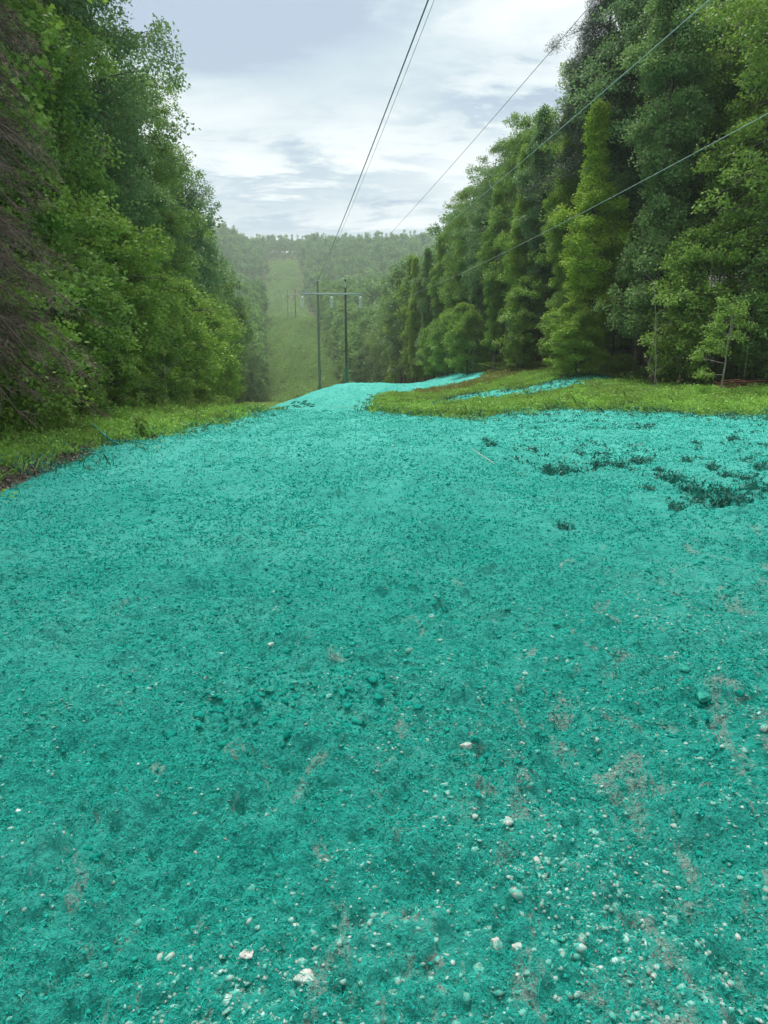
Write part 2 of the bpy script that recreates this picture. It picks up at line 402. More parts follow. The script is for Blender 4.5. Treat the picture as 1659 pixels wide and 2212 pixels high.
# where the mulch lies thick it stands up in lumps
lump_ = np.clip(fbm(gx/0.30, gy/0.30, 3, 71)-0.56, 0, 1)*0.30*np.clip(1.4-gy/40, 0, 1)
gzv = gzv + (rel + lump_)*(0.35+0.65*tmf)*(1-sstep(gy, 80, 130))
nc = GX.shape[1]
i = (np.arange(NR-1)[:, None]*nc + np.arange(nc-1)[None])
F = np.stack([i, i+1, i+nc+1, i+nc], -1).reshape(-1, 4)
sfar = gx - cline(gy)
wood = (np.abs(sfar) > 20).astype(float)*(gy > 115) + ((gx < -13-0.09*(gy-40).clip(0)) | (gx > np.interp(gy, [30, 43, 52, 60, 70, 80, 90, 100, 112], [26.5, 22, 18.2, 16.4, 14.6, 12.6, 11.2, 9.9, 8.4])+1.0))*(gy <= 115)
colr = np.stack([tmf, dm.astype(float), wood.clip(0, 1), np.ones_like(tmf)], -1)
me = mesh_np('ground', np.stack([gx, gy, gzv], -1), [F], {'zone': ('POINT', 'FLOAT_COLOR', colr)}, smooth=True)

m, nt, b = mat('ground_surface')
za = attr(nt, 'zone'); zs = N(nt, 'ShaderNodeSeparateColor'); nt.links.new(za.outputs['Color'], zs.inputs[0])
teal, dirt, woodm = zs.outputs
geo = N(nt, 'ShaderNodeNewGeometry'); pos = geo.outputs['Position']
nfib = noise(nt, 95, 4, 0.65, dist=1.2); nmid = noise(nt, 14, 5, 0.6); nbig = noise(nt, 0.55, 5, 0.55); nsm = noise(nt, 34, 4, 0.6)
tc1 = mixc(nt, ramp(nt, nfib, 0.32, 0.70), (0.003, 0.205, 0.165), (0.022, 0.40, 0.325))
tc1 = mixc(nt, ramp(nt, nmid, 0.30, 0.72), tc1, mixc(nt, 0.40, tc1, (0.034, 0.56, 0.465)))
tc1 = mixc(nt, mth(nt, 'MULTIPLY', ramp(nt, nbig, 0.42, 0.70), 0.35), tc1, (0.13, 0.50, 0.41))
soil = mixc(nt, nsm, (0.25, 0.25, 0.22), (0.46, 0.45, 0.42))
# thin places where soil and grit show through the spray
sxp = N(nt, 'ShaderNodeSeparateXYZ'); nt.links.new(pos, sxp.inputs[0])
near = N(nt, 'ShaderNodeMapRange'); nt.links.new(mth(nt, 'SUBTRACT', sxp.outputs[1], mth(nt, 'MULTIPLY', sxp.outputs[0], 1.2)), near.inputs[0])
near.inputs[1].default_value = 7.0; near.inputs[2].default_value = 0.3; near.inputs[3].default_value = 0.0; near.inputs[4].default_value = 0.150
mpp = N(nt, 'ShaderNodeMapping'); nt.links.new(pos, mpp.inputs[0]); mpp.inputs['Scale'].default_value = (1.3, 0.55, 1)
mpp.inputs['Rotation'].default_value = (0, 0, 0.25)
npatch = noise(nt, 4.2, 6, 0.72, mpp.outputs[0], dist=0.8)
thin = ramp(nt, mth(nt, 'ADD', npatch, near.outputs[0]), 0.665, 0.73)
nbr = noise(nt, 22, 5, 0.7)
thin2 = mth(nt, 'MULTIPLY', ramp(nt, mth(nt, 'ADD', nbr, mth(nt, 'MULTIPLY', near.outputs[0], 0.55)), 0.70, 0.76), 0.75)
tc1 = mixc(nt, mth(nt, 'MULTIPLY', mth(nt, 'MAXIMUM', thin, thin2), 0.85), tc1, soil)
gr1 = mixc(nt, noise(nt, 1.3, 6, 0.65), (0.060, 0.130, 0.025), (0.17, 0.26, 0.06))
gr2 = mixc(nt, ramp(nt, noise(nt, 0.16, 6, 0.62), 0.40, 0.62), (0.050, 0.095, 0.022), (0.105, 0.125, 0.038))
fy = ramp(nt, sxp.outputs[1], 100, 140)
gr = mixc(nt, fy, gr1, gr2)
wc = mixc(nt, noise(nt, 2.0, 5, 0.6), (0.030, 0.028, 0.018), (0.075, 0.062, 0.042))
gr = mixc(nt, woodm, gr, wc)
dc = mixc(nt, noise(nt, 18, 5, 0.7), (0.045, 0.038, 0.032), (0.20, 0.165, 0.14))
gr = mixc(nt, dirt, gr, dc)
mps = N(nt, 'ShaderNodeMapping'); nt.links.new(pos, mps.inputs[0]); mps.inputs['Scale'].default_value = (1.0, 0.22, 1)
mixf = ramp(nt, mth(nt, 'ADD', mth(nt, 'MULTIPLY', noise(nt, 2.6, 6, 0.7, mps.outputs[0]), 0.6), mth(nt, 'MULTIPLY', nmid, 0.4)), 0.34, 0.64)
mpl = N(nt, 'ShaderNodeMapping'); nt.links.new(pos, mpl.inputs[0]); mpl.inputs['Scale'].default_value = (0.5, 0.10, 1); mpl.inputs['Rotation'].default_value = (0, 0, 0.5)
streak = ramp(nt, noise(nt, 1.0, 7, 0.72, mpl.outputs[0], 0.6), 0.36, 0.62)  # soft streaks of shade on the far rise, painted in as colour mottling
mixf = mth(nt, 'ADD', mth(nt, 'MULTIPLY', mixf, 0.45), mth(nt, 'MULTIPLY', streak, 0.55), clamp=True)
far_light_tint = N(nt, 'ShaderNodeMapRange'); nt.links.new(mth(nt, 'ADD', sxp.outputs[1], mth(nt, 'MULTIPLY', nbig, 8.0)), far_light_tint.inputs[0])  # teal pales with distance: grazing light and haze put into the colour
far_light_tint.interpolation_type = 'SMOOTHSTEP'; far_light_tint.inputs[1].default_value = 1.0; far_light_tint.inputs[2].default_value = 23.0; far_light_tint.inputs[3].default_value = 0.0; far_light_tint.inputs[4].default_value = 0.95
tc1 = mixc(nt, far_light_tint.outputs[0], tc1, mixc(nt, mixf, (0.040, 0.36, 0.300), (0.170, 0.71, 0.615)))
edge = ramp(nt, mth(nt, 'ADD', teal, mth(nt, 'MULTIPLY', mth(nt, 'SUBTRACT', mth(nt, 'ADD', mth(nt, 'MULTIPLY', nmid, 0.5), mth(nt, 'MULTIPLY', noise(nt, 3.0, 5, 0.65), 0.5)), 0.5), 1.9)), 0.38, 0.62)
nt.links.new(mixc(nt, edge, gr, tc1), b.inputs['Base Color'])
b.inputs['Roughness'].default_value = 0.9; b.inputs['Specular IOR Level'].default_value = 0.04
nt.links.new(mth(nt, 'MULTIPLY', edge, 0.28), b.inputs['Sheen Weight']); b.inputs['Sheen Roughness'].default_value = 0.4; b.inputs['Sheen Tint'].default_value = (0.15, 1, 0.8, 1)
hsum = mth(nt, 'ADD', mth(nt, 'MULTIPLY', noise(nt, 4.5, 4, 0.6), 1.6), mth(nt, 'MULTIPLY', nfib, 0.35)); hsum = mth(nt, 'ADD', hsum, mth(nt, 'ADD', mth(nt, 'MULTIPLY', nsm, 0.8), nmid))
bp = N(nt, 'ShaderNodeBump'); bp.inputs['Strength'].default_value = 1.0; bp.inputs['Distance'].default_value = 0.08
nt.links.new(hsum, bp.inputs['Height']); nt.links.new(bp.outputs[0], b.inputs['Normal'])
M_GROUND = m
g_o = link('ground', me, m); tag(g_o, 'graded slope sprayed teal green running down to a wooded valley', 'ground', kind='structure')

# ------------------------------------------------------------------ sprayed mulch: fibres, clods, grit (uncountable)
def ground_z(x, y):
    """surface height with the small relief, looked up in the sheet"""
    ri = np.clip(np.searchsorted(rows, y)-1, 0, NR-2)
    ty = (y-rows[ri])/(rows[ri+1]-rows[ri])
    z = 0
    for rr, wgt in ((ri, 1-ty), (ri+1, ty)):
        sx_ = (x/wid[rr]+1)/2*(NC-1); ci = np.clip(np.floor(sx_).astype(int), 0, NC-2); tx = np.clip(sx_-ci, 0, 1)
        base = rr*nc + NO + ci
        z = z + wgt*(gzv[base]*(1-tx) + gzv[base+1]*tx)
    return z
def sample_fan(n, y0, y1, power, wx=0.60, ox=0.35):
    """points with density falling as y**-power"""
    u = R.random(n); a = 2 - power
    y = (y0**a + u*(y1**a-y0**a))**(1/a) if abs(a) > 1e-6 else y0*(y1/y0)**u
    x = (R.random(n)*2-1)*(wx*y+ox); return x, y

def tinted(name, stops, rough=0.85, sheen=0.0):
    m, nt, b = mat(name); t = attr(nt, 'tint').outputs['Fac']
    r_ = N(nt, 'ShaderNodeValToRGB'); nt.links.new(t, r_.inputs[0]); el = r_.color_ramp.elements
    while len(el) < len(stops): el.new(0.5)
    for q, (p, c) in zip(el, stops): q.position = p; q.color = (*c, 1)
    nz = noise(nt, 120, 3, 0.6)
    nt.links.new(mixc(nt, mth(nt, 'MULTIPLY', nz, 0.5), r_.outputs[0], (0.03, 0.33, 0.27)) if 'grit' in name else r_.outputs[0], b.inputs['Base Color'])
    b.inputs['Roughness'].default_value = rough; b.inputs['Specular IOR Level'].default_value = 0.06; return m
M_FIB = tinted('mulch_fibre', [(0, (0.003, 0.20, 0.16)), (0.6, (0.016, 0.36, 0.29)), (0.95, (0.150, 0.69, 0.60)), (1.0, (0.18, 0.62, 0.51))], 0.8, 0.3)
M_GRIT = tinted('grit_stone', [(0, (0.22, 0.19, 0.16)), (0.4, (0.40, 0.37, 0.33)), (0.8, (0.52, 0.50, 0.47)), (1.0, (0.72, 0.71, 0.69))], 0.75)

M_CLOD = tinted('mulch_clod', [(0, (0.004, 0.19, 0.15)), (1.0, (0.022, 0.36, 0.29))], 0.9, 0.3)
spray(M_GRIT, 0.85, 0.42, 0.56)
def fibres(n, y0, y1, power):
    x, y = sample_fan(n, y0, y1, power)
    z = ground_z(x, y)
    cl = fbm(x/0.12, y/0.12, 2, 81)
    keep = (cl + R.random(n)*0.35 > 0.52) & (R.random(n) > sstep(y, 2.6, 8.8))
    x, y, z, cl = x[keep], y[keep], z[keep], cl[keep]; n = len(x)
    L = R.uniform(0.006, 0.018, n)*(0.9+0.20*y); a = R.uniform(0, 2*math.pi, n); el = R.normal(0.10, 0.38, n)
    d = np.stack([np.cos(a)*np.cos(el), np.sin(a)*np.cos(el), np.abs(np.sin(el))], -1)
    c = np.stack([x, y, z + R.uniform(-0.002, 0.008, n)*(1+0.12*y)], -1)
    bend = R.normal(size=(n, 3))*0.35; bend[:, 2] = -0.2
    p0 = c; p1 = c + d*L[:, None]*0.5; p2 = p1 + nrm(d+bend)*L[:, None]*0.5
    sd_ = nrm(np.cross(d, R.normal(size=(n, 3))))*(0.00035*(1.8+y*0.7)*R.uniform(0.5, 1.3, n))[:, None]
    v = np.stack([p0-sd_, p0+sd_, p1+sd_, p1-sd_, p2+sd_*0.4, p2-sd_*0.4], 1).reshape(-1, 3)
    b_ = np.arange(n)[:, None]*6
    return v, np.concatenate([b_+np.array([[0,1,2,3]]), b_+np.array([[3,2,4,5]])]), np.tile(R.beta(1.8, 3.2, n)*0.9, 2)
g = Geo()
g.add(*fibres(330000, 1.0, 9.0, 1.3))
x, y = sample_fan(800000, 1.0, 50.0, 1.0)
cl = fbm(x/0.10, y/0.10, 2, 83); k_ = (cl*0.6 + fbm(x/0.9, y/1.3, 3, 84)*0.5 + R.random(len(x))*0.30 > 0.70) & (R.random(len(x)) > sstep(y, 10, 46))
x, y = x[k_], y[k_]; t_, _ = masks(x, y) if False else (np.ones(len(x), bool), None)
k_ = masks(x, y)[0]; x, y = x[k_], y[k_]
sz = R.uniform(0.005, 0.012, len(x))*(0.50+0.28*np.minimum(y, 8)+0.13*np.maximum(y-8, 0))
P = np.stack([x, y, ground_z(x, y)+sz*R.uniform(-0.1, 0.55, len(x))], -1)
leaves(g, P, sz, np.zeros((len(x), 3)), np.clip(R.beta(2, 2, len(x))*0.50 + 0.48*sstep(y, 1.5, 19), 0, 0.94), up=0.75, spread=0.8, wide=0.8, droop=0.0)  # farther chips get a paler tint, grazing light painted into their colour

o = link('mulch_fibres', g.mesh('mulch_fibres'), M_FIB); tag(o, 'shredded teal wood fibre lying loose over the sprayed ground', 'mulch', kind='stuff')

# base stones
import bmesh
def ico(sub):
    bm = bmesh.new(); bmesh.ops.create_icosphere(bm, subdivisions=sub, radius=1); bm.verts.ensure_lookup_table()
    v = np.array([q.co[:] for q in bm.verts]); f = np.array([[l.index for l in p.verts] for p in bm.faces]); bm.free(); return v, f
IV1, IF1 = ico(1); IV2, IF2 = ico(2); IV3, IF3 = ico(3)
def scatter_stones(g, x, y, size, tint, IV, IFc, sink=0.35, flat=0.65, jit=0.22, zf=ground_z):
    n = len(x); z = zf(x, y)
    V = IV[None]*(1+R.normal(0, jit, (n, len(IV), 1)))
    sc = R.uniform(0.5, 1.35, (n, 1, 3)); sc[:, :, 2] *= flat; V = V*sc
    a = R.uniform(0, 6.28, n); c, s_ = np.cos(a)[:, None], np.sin(a)[:, None]
    V = np.stack([V[..., 0]*c - V[..., 1]*s_, V[..., 0]*s_ + V[..., 1]*c, V[..., 2]], -1)*size[:, None, None]
    V[..., 2] += (z + size*flat*(0.9-sink*2))[:, None]; V[..., 0] += x[:, None]; V[..., 1] += y[:, None]
    Fc = IFc[None] + (np.arange(n)*len(IV))[:, None, None]
    g.add(V.reshape(-1, 3), Fc.reshape(-1, 3), np.repeat(tint, len(IFc)))
# pale grit, thickest low on the right
g = Geo()
x, y = sample_fan(70000, 1.0, 14.0, 1.6)
pr = 0.05 + 0.55*sstep(x*1.3 - (y-2.2)*0.7, -1.2, 1.2)*(y < 5.5) + 0.12*(y < 4)
pr = pr*(0.35+1.5*sstep(fbm(x/0.5, y/0.5, 3, 91), 0.42, 0.66))
kp = (R.random(len(x)) < pr) & (x > -5.0); x, y = x[kp], y[kp]
sz = np.exp(R.normal(-5.55, 0.52, len(x))).clip(0.0018, 0.019) * (1+0.05*y)
scatter_stones(g, x, y, sz, R.random(len(x)), IV1, IF1, sink=0.45, jit=0.30)
x, y = sample_fan(8000, 1.0, 7.0, 1.2)
pr = 0.04 + 0.42*sstep(x*1.3 - (y-2.2)*0.7, -1.2, 1.2)*(y < 5.0)
kp = R.random(len(x)) < pr*(0.3+1.5*sstep(fbm(x/0.4, y/0.4, 3, 92), 0.42, 0.62)); x, y = x[kp], y[kp]
scatter_stones(g, x, y, np.exp(R.normal(-4.65, 0.32, len(x))).clip(0.005, 0.020), R.random(len(x))*0.8, IV1, IF1, sink=0.60, jit=0.24, flat=0.6)
o = link('grit', g.mesh('grit'), M_GRIT); tag(o, 'pale grit and chips showing through the teal mulch', 'grit', kind='stuff')
# coated clods
g = Geo()
x, y = sample_fan(45000, 1.1, 40.0, 1.0)
kp = (fbm(x/0.5, y/0.5, 3, 95)+R.random(len(x))*0.3 > 0.60); x, y = x[kp], y[kp]
tt_, _ = masks(x, y); x, y = x[tt_], y[tt_]
sz = np.exp(R.normal(-4.9, 0.42, len(x))).clip(0.003, 0.011)*(1+0.09*y)*np.minimum(1, 0.35+y/6)
scatter_stones(g, x, y, sz, R.random(len(x)), IV1, IF1, sink=0.32, jit=0.24)
cx_, cy_ = [], []
for bx, by, br, nn_ in ((-0.70, 3.40, 0.20, 150), (-0.62, 3.05, 0.14, 70), (-0.14, 3.45, 0.20, 130), (0.0, 3.2, 0.10, 40), (0.5, 2.75, 0.12, 50), (1.8, 3.3, 0.25, 60)):
    cx_.append(R.normal(bx, br, nn_)); cy_.append(R.normal(by, br*1.1, nn_))
for q in (0.95, -0.75, 2.6, -2.5):
    yy_ = R.uniform(2.0, 22, 520); sd2 = R.choice((-1, 1), 520)*R.normal(0.24, 0.06, 520); cy_.append(yy_); cx_.append(q-0.045*yy_+0.12*np.sin(yy_*0.7+q)+sd2)
x = np.concatenate(cx_); y = np.concatenate(cy_); kp = masks(x, y)[0]; x, y = x[kp], y[kp]
scatter_stones(g, x, y, np.exp(R.normal(-4.5, 0.42, len(x))).clip(0.004, 0.026)*(0.85+0.04*y), R.random(len(x))*0.25, IV2, IF2, sink=0.45, jit=0.26)
n_ = 16000; x = R.uniform(-14, 14, n_); y = R.uniform(38, 106, n_); kp = masks(x, y)[0] & (fbm(x/4.0, y/6.0, 3, 97)+R.random(n_)*0.2 > 0.60); x, y = x[kp], y[kp]
far_clods = Geo(); scatter_stones(far_clods, x, y, R.uniform(0.03, 0.08, len(x)), R.uniform(0.7, 0.94, len(x)), IV1, IF1, sink=0.45, jit=0.24)
o = link('distant_clods', far_clods.mesh('distant_clods'), M_FIB); tag(o, 'small turquoise clods over the far rise', 'clods', kind='stuff')
o = link('mulch_clods', g.mesh('mulch_clods'), M_CLOD); tag(o, 'small clods of earth coated in teal mulch', 'clods', kind='stuff')

# individual stones one can point at
def rock(px, py, wpx, m_, label, group=None, seed=0, flat=0.6, name='rock', xy=None, cat='rock'):
    p = xy if xy is not None else hit(px, py)
    dist = math.hypot(p[1], CAMZ+1)
    size = 0.5*wpx/FPX*math.hypot(*p, CAMZ - gz(*p))
    V = IV3.copy(); rr = np.random.default_rng(seed)
    for _ in range(14):                                      # chip facets off a ball
        n_ = nrm(rr.normal(size=3)); dcut = rr.uniform(0.55, 0.85)
        q = V@n_; V = V - np.clip(q-dcut, 0, None)[:, None]*n_[None]
    V = V*(1+rr.normal(0, 0.055, (len(V), 1)))*np.array((1.0, rr.uniform(0.7, 1), flat))[None]*size
    g = Geo(); g.add(V, IF3, 0.5)
    zz_ = float(ground_z(np.array([p[0]]), np.array([p[1]]))[0])
    o = link(name, g.mesh(name), m_, loc=(p[0], p[1], zz_ + size*flat*0.15), rz=rr.uniform(0, 6))
    return tag(o, label, cat, group)
rock(1008,1627,30,M_PALEROCK,'pale crumbly rock in the middle foreground, whitest of its size','loose rocks in the foreground',1)
rock(960,1693,26,M_PALEROCK,'mottled pale rock just below and left of the whitest one','loose rocks in the foreground',2)
rock(1520,1528,42,M_TEALROCK,'oblong teal rock with a pale top on the right of the slope','loose rocks in the foreground',3,0.5)
rock(1478,1453,30,M_TEALROCK,'dark teal coated rock above the oblong one','loose rocks in the foreground',4,0.6)
rock(1461,1423,14,M_PALEROCK,'small brownish white stone beside the dark teal rock','loose rocks in the foreground',5,0.9)
rock(1568,1290,16,M_TEALROCK,'small dark rock near the right side of the sprayed slope','loose rocks in the foreground',6,0.8)
rock(1259,1192,13,M_TEALROCK,'lone dark green clod on the smooth middle slope','loose rocks in the foreground',7,0.7)
rock(587,1408,17,M_PALEROCK,'pinkish white stone on the left mound of mulch','loose rocks in the foreground',8,0.7)
rock(585,1500,28,M_TEALROCK,'lumpy teal rock under the pinkish stone','loose rocks in the foreground',9,0.7)
rock(303,1381,20,M_TEALROCK,'flat teal clod alone on the left half of the slope','loose rocks in the foreground',10,0.5)
rock(735,1525,17,M_TEALROCK,'upright teal stone in front of the ruts','loose rocks in the foreground',11,0.9)
rock(930,1590,20,M_TEALROCK,'dark teal stone up left of the whitest rock','loose rocks in the foreground',12,0.6)
rock(1128,1628,16,M_PALEROCK,'small pale stone right of the whitest rock','loose rocks in the foreground',13,0.6)
rock(1090,1790,34,M_PALEROCK,'broad flat tan stone low on the right','loose rocks in the foreground',14,0.4)
rock(1070,2040,36,M_PALEROCK,'big pinkish grey stone near the lower edge','loose rocks in the foreground',15,0.6)
rock(1120,2068,34,M_PALEROCK,'angular white stone right beside the pinkish grey one','loose rocks in the foreground',16,0.6)
rock(660,2130,50,M_PALEROCK,'broad flat pale stone sunk at the lower edge','loose rocks in the foreground',17,0.25)
rock(535,2085,30,M_PALEROCK,'narrow pale stone sunk left of the broad one','loose rocks in the foreground',18,0.25)
rock(1575,2145,16,M_PALEROCK,'small clean white pebble in the lower right corner','loose rocks in the foreground',19,0.8)
rock(1160,1855,26,M_PALEROCK,'grey wedge shaped stone leaning on a flat tan one','loose rocks in the foreground',20,0.6)
for q, (px, py) in enumerate(((712,879),(726,878),(741,880),(757,879),(849,966),(856,969))):
    rock(px, py, 7 if q < 4 else 10, M_PALEROCK,
         'small white rock in the row of four at the first crest' if q < 4 else 'white scrap of stone lying together with its pair on the mid slope',
         'row of white rocks at the crest' if q < 4 else 'pair of white stones on the slope', 30+q, 0.5)
rr = np.random.default_rng(5)
for q in range(26):
    px = 622+rr.random()*55; py = 868+rr.random()*12
    rock(px, py, rr.uniform(8, 13), M_TEALROCK, 'dark green riprap stone in the small heap at the left of the crest', 'riprap heap at the crest', 60+q, 0.6, 'riprap_stone', cat='stone')

# ------------------------------------------------------------------ tree prototypes
def make_tree_geo(h, base, rad, nlimb, leafn, leafs, kind='column', seed=0, shape='kite', clump=0.55, trunk_r=0.20, sub=5, lean=0.3):
    rr = np.random.default_rng(seed)
    tg, cg = Geo(), Geo()
    nz_ = 14; zt = np.linspace(-0.4, h*0.97, nz_)
    ph = rr.uniform(0, 6.28, 2)
    def tx(z): return np.stack([lean*np.sin(z/h*2.2+ph[0]) - lean*np.sin(ph[0]), lean*np.sin(z/h*1.9+ph[1]) - lean*np.sin(ph[1]), z], -1)
    tube(tg, tx(zt), trunk_r*(1-zt.clip(0)/h)**0.75+0.015 + 0.25*trunk_r*np.exp(-zt.clip(0)/0.5), 9)
    cens, outs, tns, szs = [], [], [], []
    for k in range(nlimb):
        t = (k+rr.uniform(0, 1))/nlimb
        z0 = base + (h-base)*t
        if kind == 'column': prof = (0.75+0.35*math.sin(t*9+seed))*(1-t**3.2)*(0.55+0.45*min(1, t*5+0.35))
        elif kind == 'round': prof = math.sqrt(max(0.02, 1-(2*t-0.85)**2*0.85)) if t < 0.97 else 0.3
        elif kind == 'broad': prof = 0.45+0.65*math.sin(math.pi*min(1, t*0.9+0.08))**0.8 if t < 0.94 else 0.45
        elif kind == 'pine': prof = (1.0-0.55*t)*(0.7+0.5*rr.random())
        else: prof = 1-t*0.6
        L = rad*prof*rr.uniform(0.70, 1.18)
        a = k*2.39996 + rr.uniform(-0.5, 0.5)
        rise = rr.uniform(0.15, 0.6)*(1 if kind != 'pine' else 0.4)
        if kind == 'column': rise = rr.uniform(0.25, 0.9)
        p0 = tx(np.array([z0*0.985]))[0]
        u = np.linspace(0, 1, 6)
        hd = np.array((math.cos(a), math.sin(a), 0))
        pts = p0 + hd*(L*u)[:, None] + np.array((0, 0, 1.0))*(L*rise*np.sin(u*2.0) - L*0.18*u**2)[:, None]
        pts[1:-1] += rr.normal(0, 0.04*L, (4, 3))
        tube(tg, pts, np.linspace(max(0.03, trunk_r*0.28*(1-t*0.7)), 0.008, 6), 4, cap=False)
        ns = max(2, int(sub*(0.6+prof)))
        ctint = rr.uniform(0.15, 0.75)
        for j in range(ns):
            uu = rr.uniform(0.32, 1.0)
            q = np.array([np.interp(uu, u, pts[:, c]) for c in range(3)])
            off = rr.normal(0, 1, 3)*np.array((1, 1, 0.55)); off = off/np.linalg.norm(off)*rr.uniform(0.15, 0.38)*max(L, 1.1)*(1.15-uu*0.5)
            e_ = q + off
            tube(tg, np.stack([q, (q+e_)/2+rr.normal(0, 0.05, 3), e_]), np.array([0.014, 0.009, 0.004]), 3, cap=False)
            cens.append(e_); outs.append(nrm(e_ - np.array((p0[0], p0[1], e_[2]-0.4)))); tns.append(ctint+rr.normal(0, 0.16)); szs.append(clump*rr.uniform(0.65, 1.35))
    cens, outs, tns, szs = map(np.array, (cens, outs, tns, szs))
    per = max(6, leafn//len(cens))
    cc = np.repeat(cens, per, 0); oo = np.repeat(outs, per, 0); ss = np.repeat(szs, per); tt = np.repeat(tns, per)
    n = len(cc)
    d = rr.normal(size=(n, 3)); d = d/np.linalg.norm(d, axis=1, keepdims=True)*rr.random((n, 1))**0.45
    d *= np.array((1.0, 1.0, 1.0 if kind == 'column' else 0.70))
    P = cc + d*ss[:, None]
    P[:, 2] -= 0.30*ss*(d[:, 0]**2+d[:, 1]**2)                # sprays droop at their rims
    tt = np.clip(tt + rr.normal(0, 0.20, n), 0, 1)
    global R
    keepR = R; R = rr
    if kind == 'pine':
        leaves(cg, P, rr.uniform(0.75, 1.25, n)*leafs, nrm(oo+np.array((0, 0, 0.5))), tt, shape='needle', wide=0.10, up=0.1, spread=1.0, droop=-0.3)
    else:
        leaves(cg, P, rr.uniform(0.65, 1.25, n)*leafs, oo, tt, shape=shape, wide=0.66)
    R = keepR
    return tg, cg
PROTO = {}
def proto(key, name, leafmat, barkmat, **kw):
    tg, cg = make_tree_geo(**kw)
    tm_, cm_ = tg.mesh('trunk', True), cg.mesh('crown')
    tm_.materials.append(barkmat); cm_.materials.append(leafmat)
    PROTO[key] = (name, tm_, cm_)
proto('maple', 'maple_tree', M_LEAF, M_BARK, h=25, base=2.2, rad=4.0, nlimb=72, leafn=34000, leafs=0.19, kind='broad', seed=3, shape='lobe', clump=0.62, trunk_r=0.26, sub=7)
proto('colA', 'broadleaf_tree', M_LEAF, M_BARK, h=23, base=1.6, rad=2.5, nlimb=95, leafn=68000, leafs=0.155, kind='column', seed=4, clump=0.50, trunk_r=0.19, sub=7)
proto('colB', 'broadleaf_tree', M_LEAF, M_BARK, h=22, base=2.6, rad=2.2, nlimb=85, leafn=60000, leafs=0.15, kind='column', seed=9, clump=0.48, trunk_r=0.17, sub=7)
proto('colC', 'broadleaf_tree', M_LEAFCOOL, M_BARK, h=24, base=2.2, rad=2.9, nlimb=90, leafn=66000, leafs=0.165, kind='column', seed=14, clump=0.55, trunk_r=0.2, sub=7)
proto('brdA', 'oak_tree', M_LEAFCOOL, M_BARK, h=26, base=9.0, rad=5.0, nlimb=60, leafn=72000, leafs=0.17, kind='broad', seed=5, clump=0.70, trunk_r=0.28, sub=10)
proto('brdB', 'oak_tree', M_LEAF, M_BARK, h=25, base=6.0, rad=4.4, nlimb=64, leafn=70000, leafs=0.17, kind='broad', seed=6, clump=0.66, trunk_r=0.25, sub=9)
proto('pine', 'pine_tree', M_NEEDLE, M_BARK, h=26, base=12.5, rad=4.2, nlimb=64, leafn=110000, leafs=0.24, kind='pine', seed=8, clump=0.62, trunk_r=0.24, sub=7)
proto('under', 'young_tree', M_LEAF, M_BARK, h=8, base=0.5, rad=2.3, nlimb=40, leafn=24000, leafs=0.15, kind='round', seed=10, clump=0.45, trunk_r=0.07, sub=6)
proto('bushy', 'shrub', M_LEAF, M_BARK, h=3.0, base=0.15, rad=1.6, nlimb=22, leafn=9000, leafs=0.13, kind='round', seed=12, clump=0.36, trunk_r=0.03, sub=5, lean=0.1)
proto('mapsap', 'young_maple', M_LEAF, M_BARK, h=5.2, base=0.3, rad=2.3, nlimb=34, leafn=13000, leafs=0.15, kind='round', seed=13, shape='kite', clump=0.5, trunk_r=0.05, sub=5, lean=0.2)
proto('midA', 'broadleaf_tree', M_LEAF, M_BARK, h=22, base=2.0, rad=3.6, nlimb=60, leafn=15000, leafs=0.36, kind='column', seed=15, clump=0.8, trunk_r=0.2, sub=5)
proto('midB', 'broadleaf_tree', M_LEAFCOOL, M_BARK, h=23, base=4.0, rad=4.4, nlimb=52, leafn=15000, leafs=0.38, kind='broad', seed=16, clump=0.95, trunk_r=0.22, sub=5)
proto('farA', 'broadleaf_tree', M_FARLEAF, M_BARK, h=20, base=3.0, rad=4.6, nlimb=34, leafn=4200, leafs=0.75, kind='round', seed=17, clump=1.3, trunk_r=0.22, sub=4)
proto('farB', 'broadleaf_tree', M_FARLEAF, M_BARK, h=22, base=4.0, rad=4.2, nlimb=34, leafn=4200, leafs=0.75, kind='broad', seed=18, clump=1.2, trunk_r=0.22, sub=4)

def tree(key, x, y, h=None, label=None, group=None, tone=0.0, rz=None, wide=1.0, cat='tree', hb=None, name=None):
    nm, tm_, cm_ = PROTO[key]
    h0 = {'maple':25,'colA':23,'colB':22,'colC':24,'brdA':26,'brdB':25,'pine':26,'under':8,'bushy':3,'mapsap':5.2,'midA':22,'midB':23,'farA':20,'farB':22}[key]
    sc = (h/h0) if h else 1.0
    r_ = empty(name or nm, (x, y, gz(x, y)-0.05), rnd.uniform(0, 6.28) if rz is None else rz)
    r_.scale = (sc*wide if abs(sc-1) < 0.3 else max(sc, 0.8)*wide, sc*wide if abs(sc-1) < 0.3 else max(sc, 0.8)*wide, sc)
    link('trunk', tm_, parent=r_); c = link('crown', cm_, parent=r_); c['tone'] = float(tone)
    tag(r_, label or 'tree', cat, group); return r_

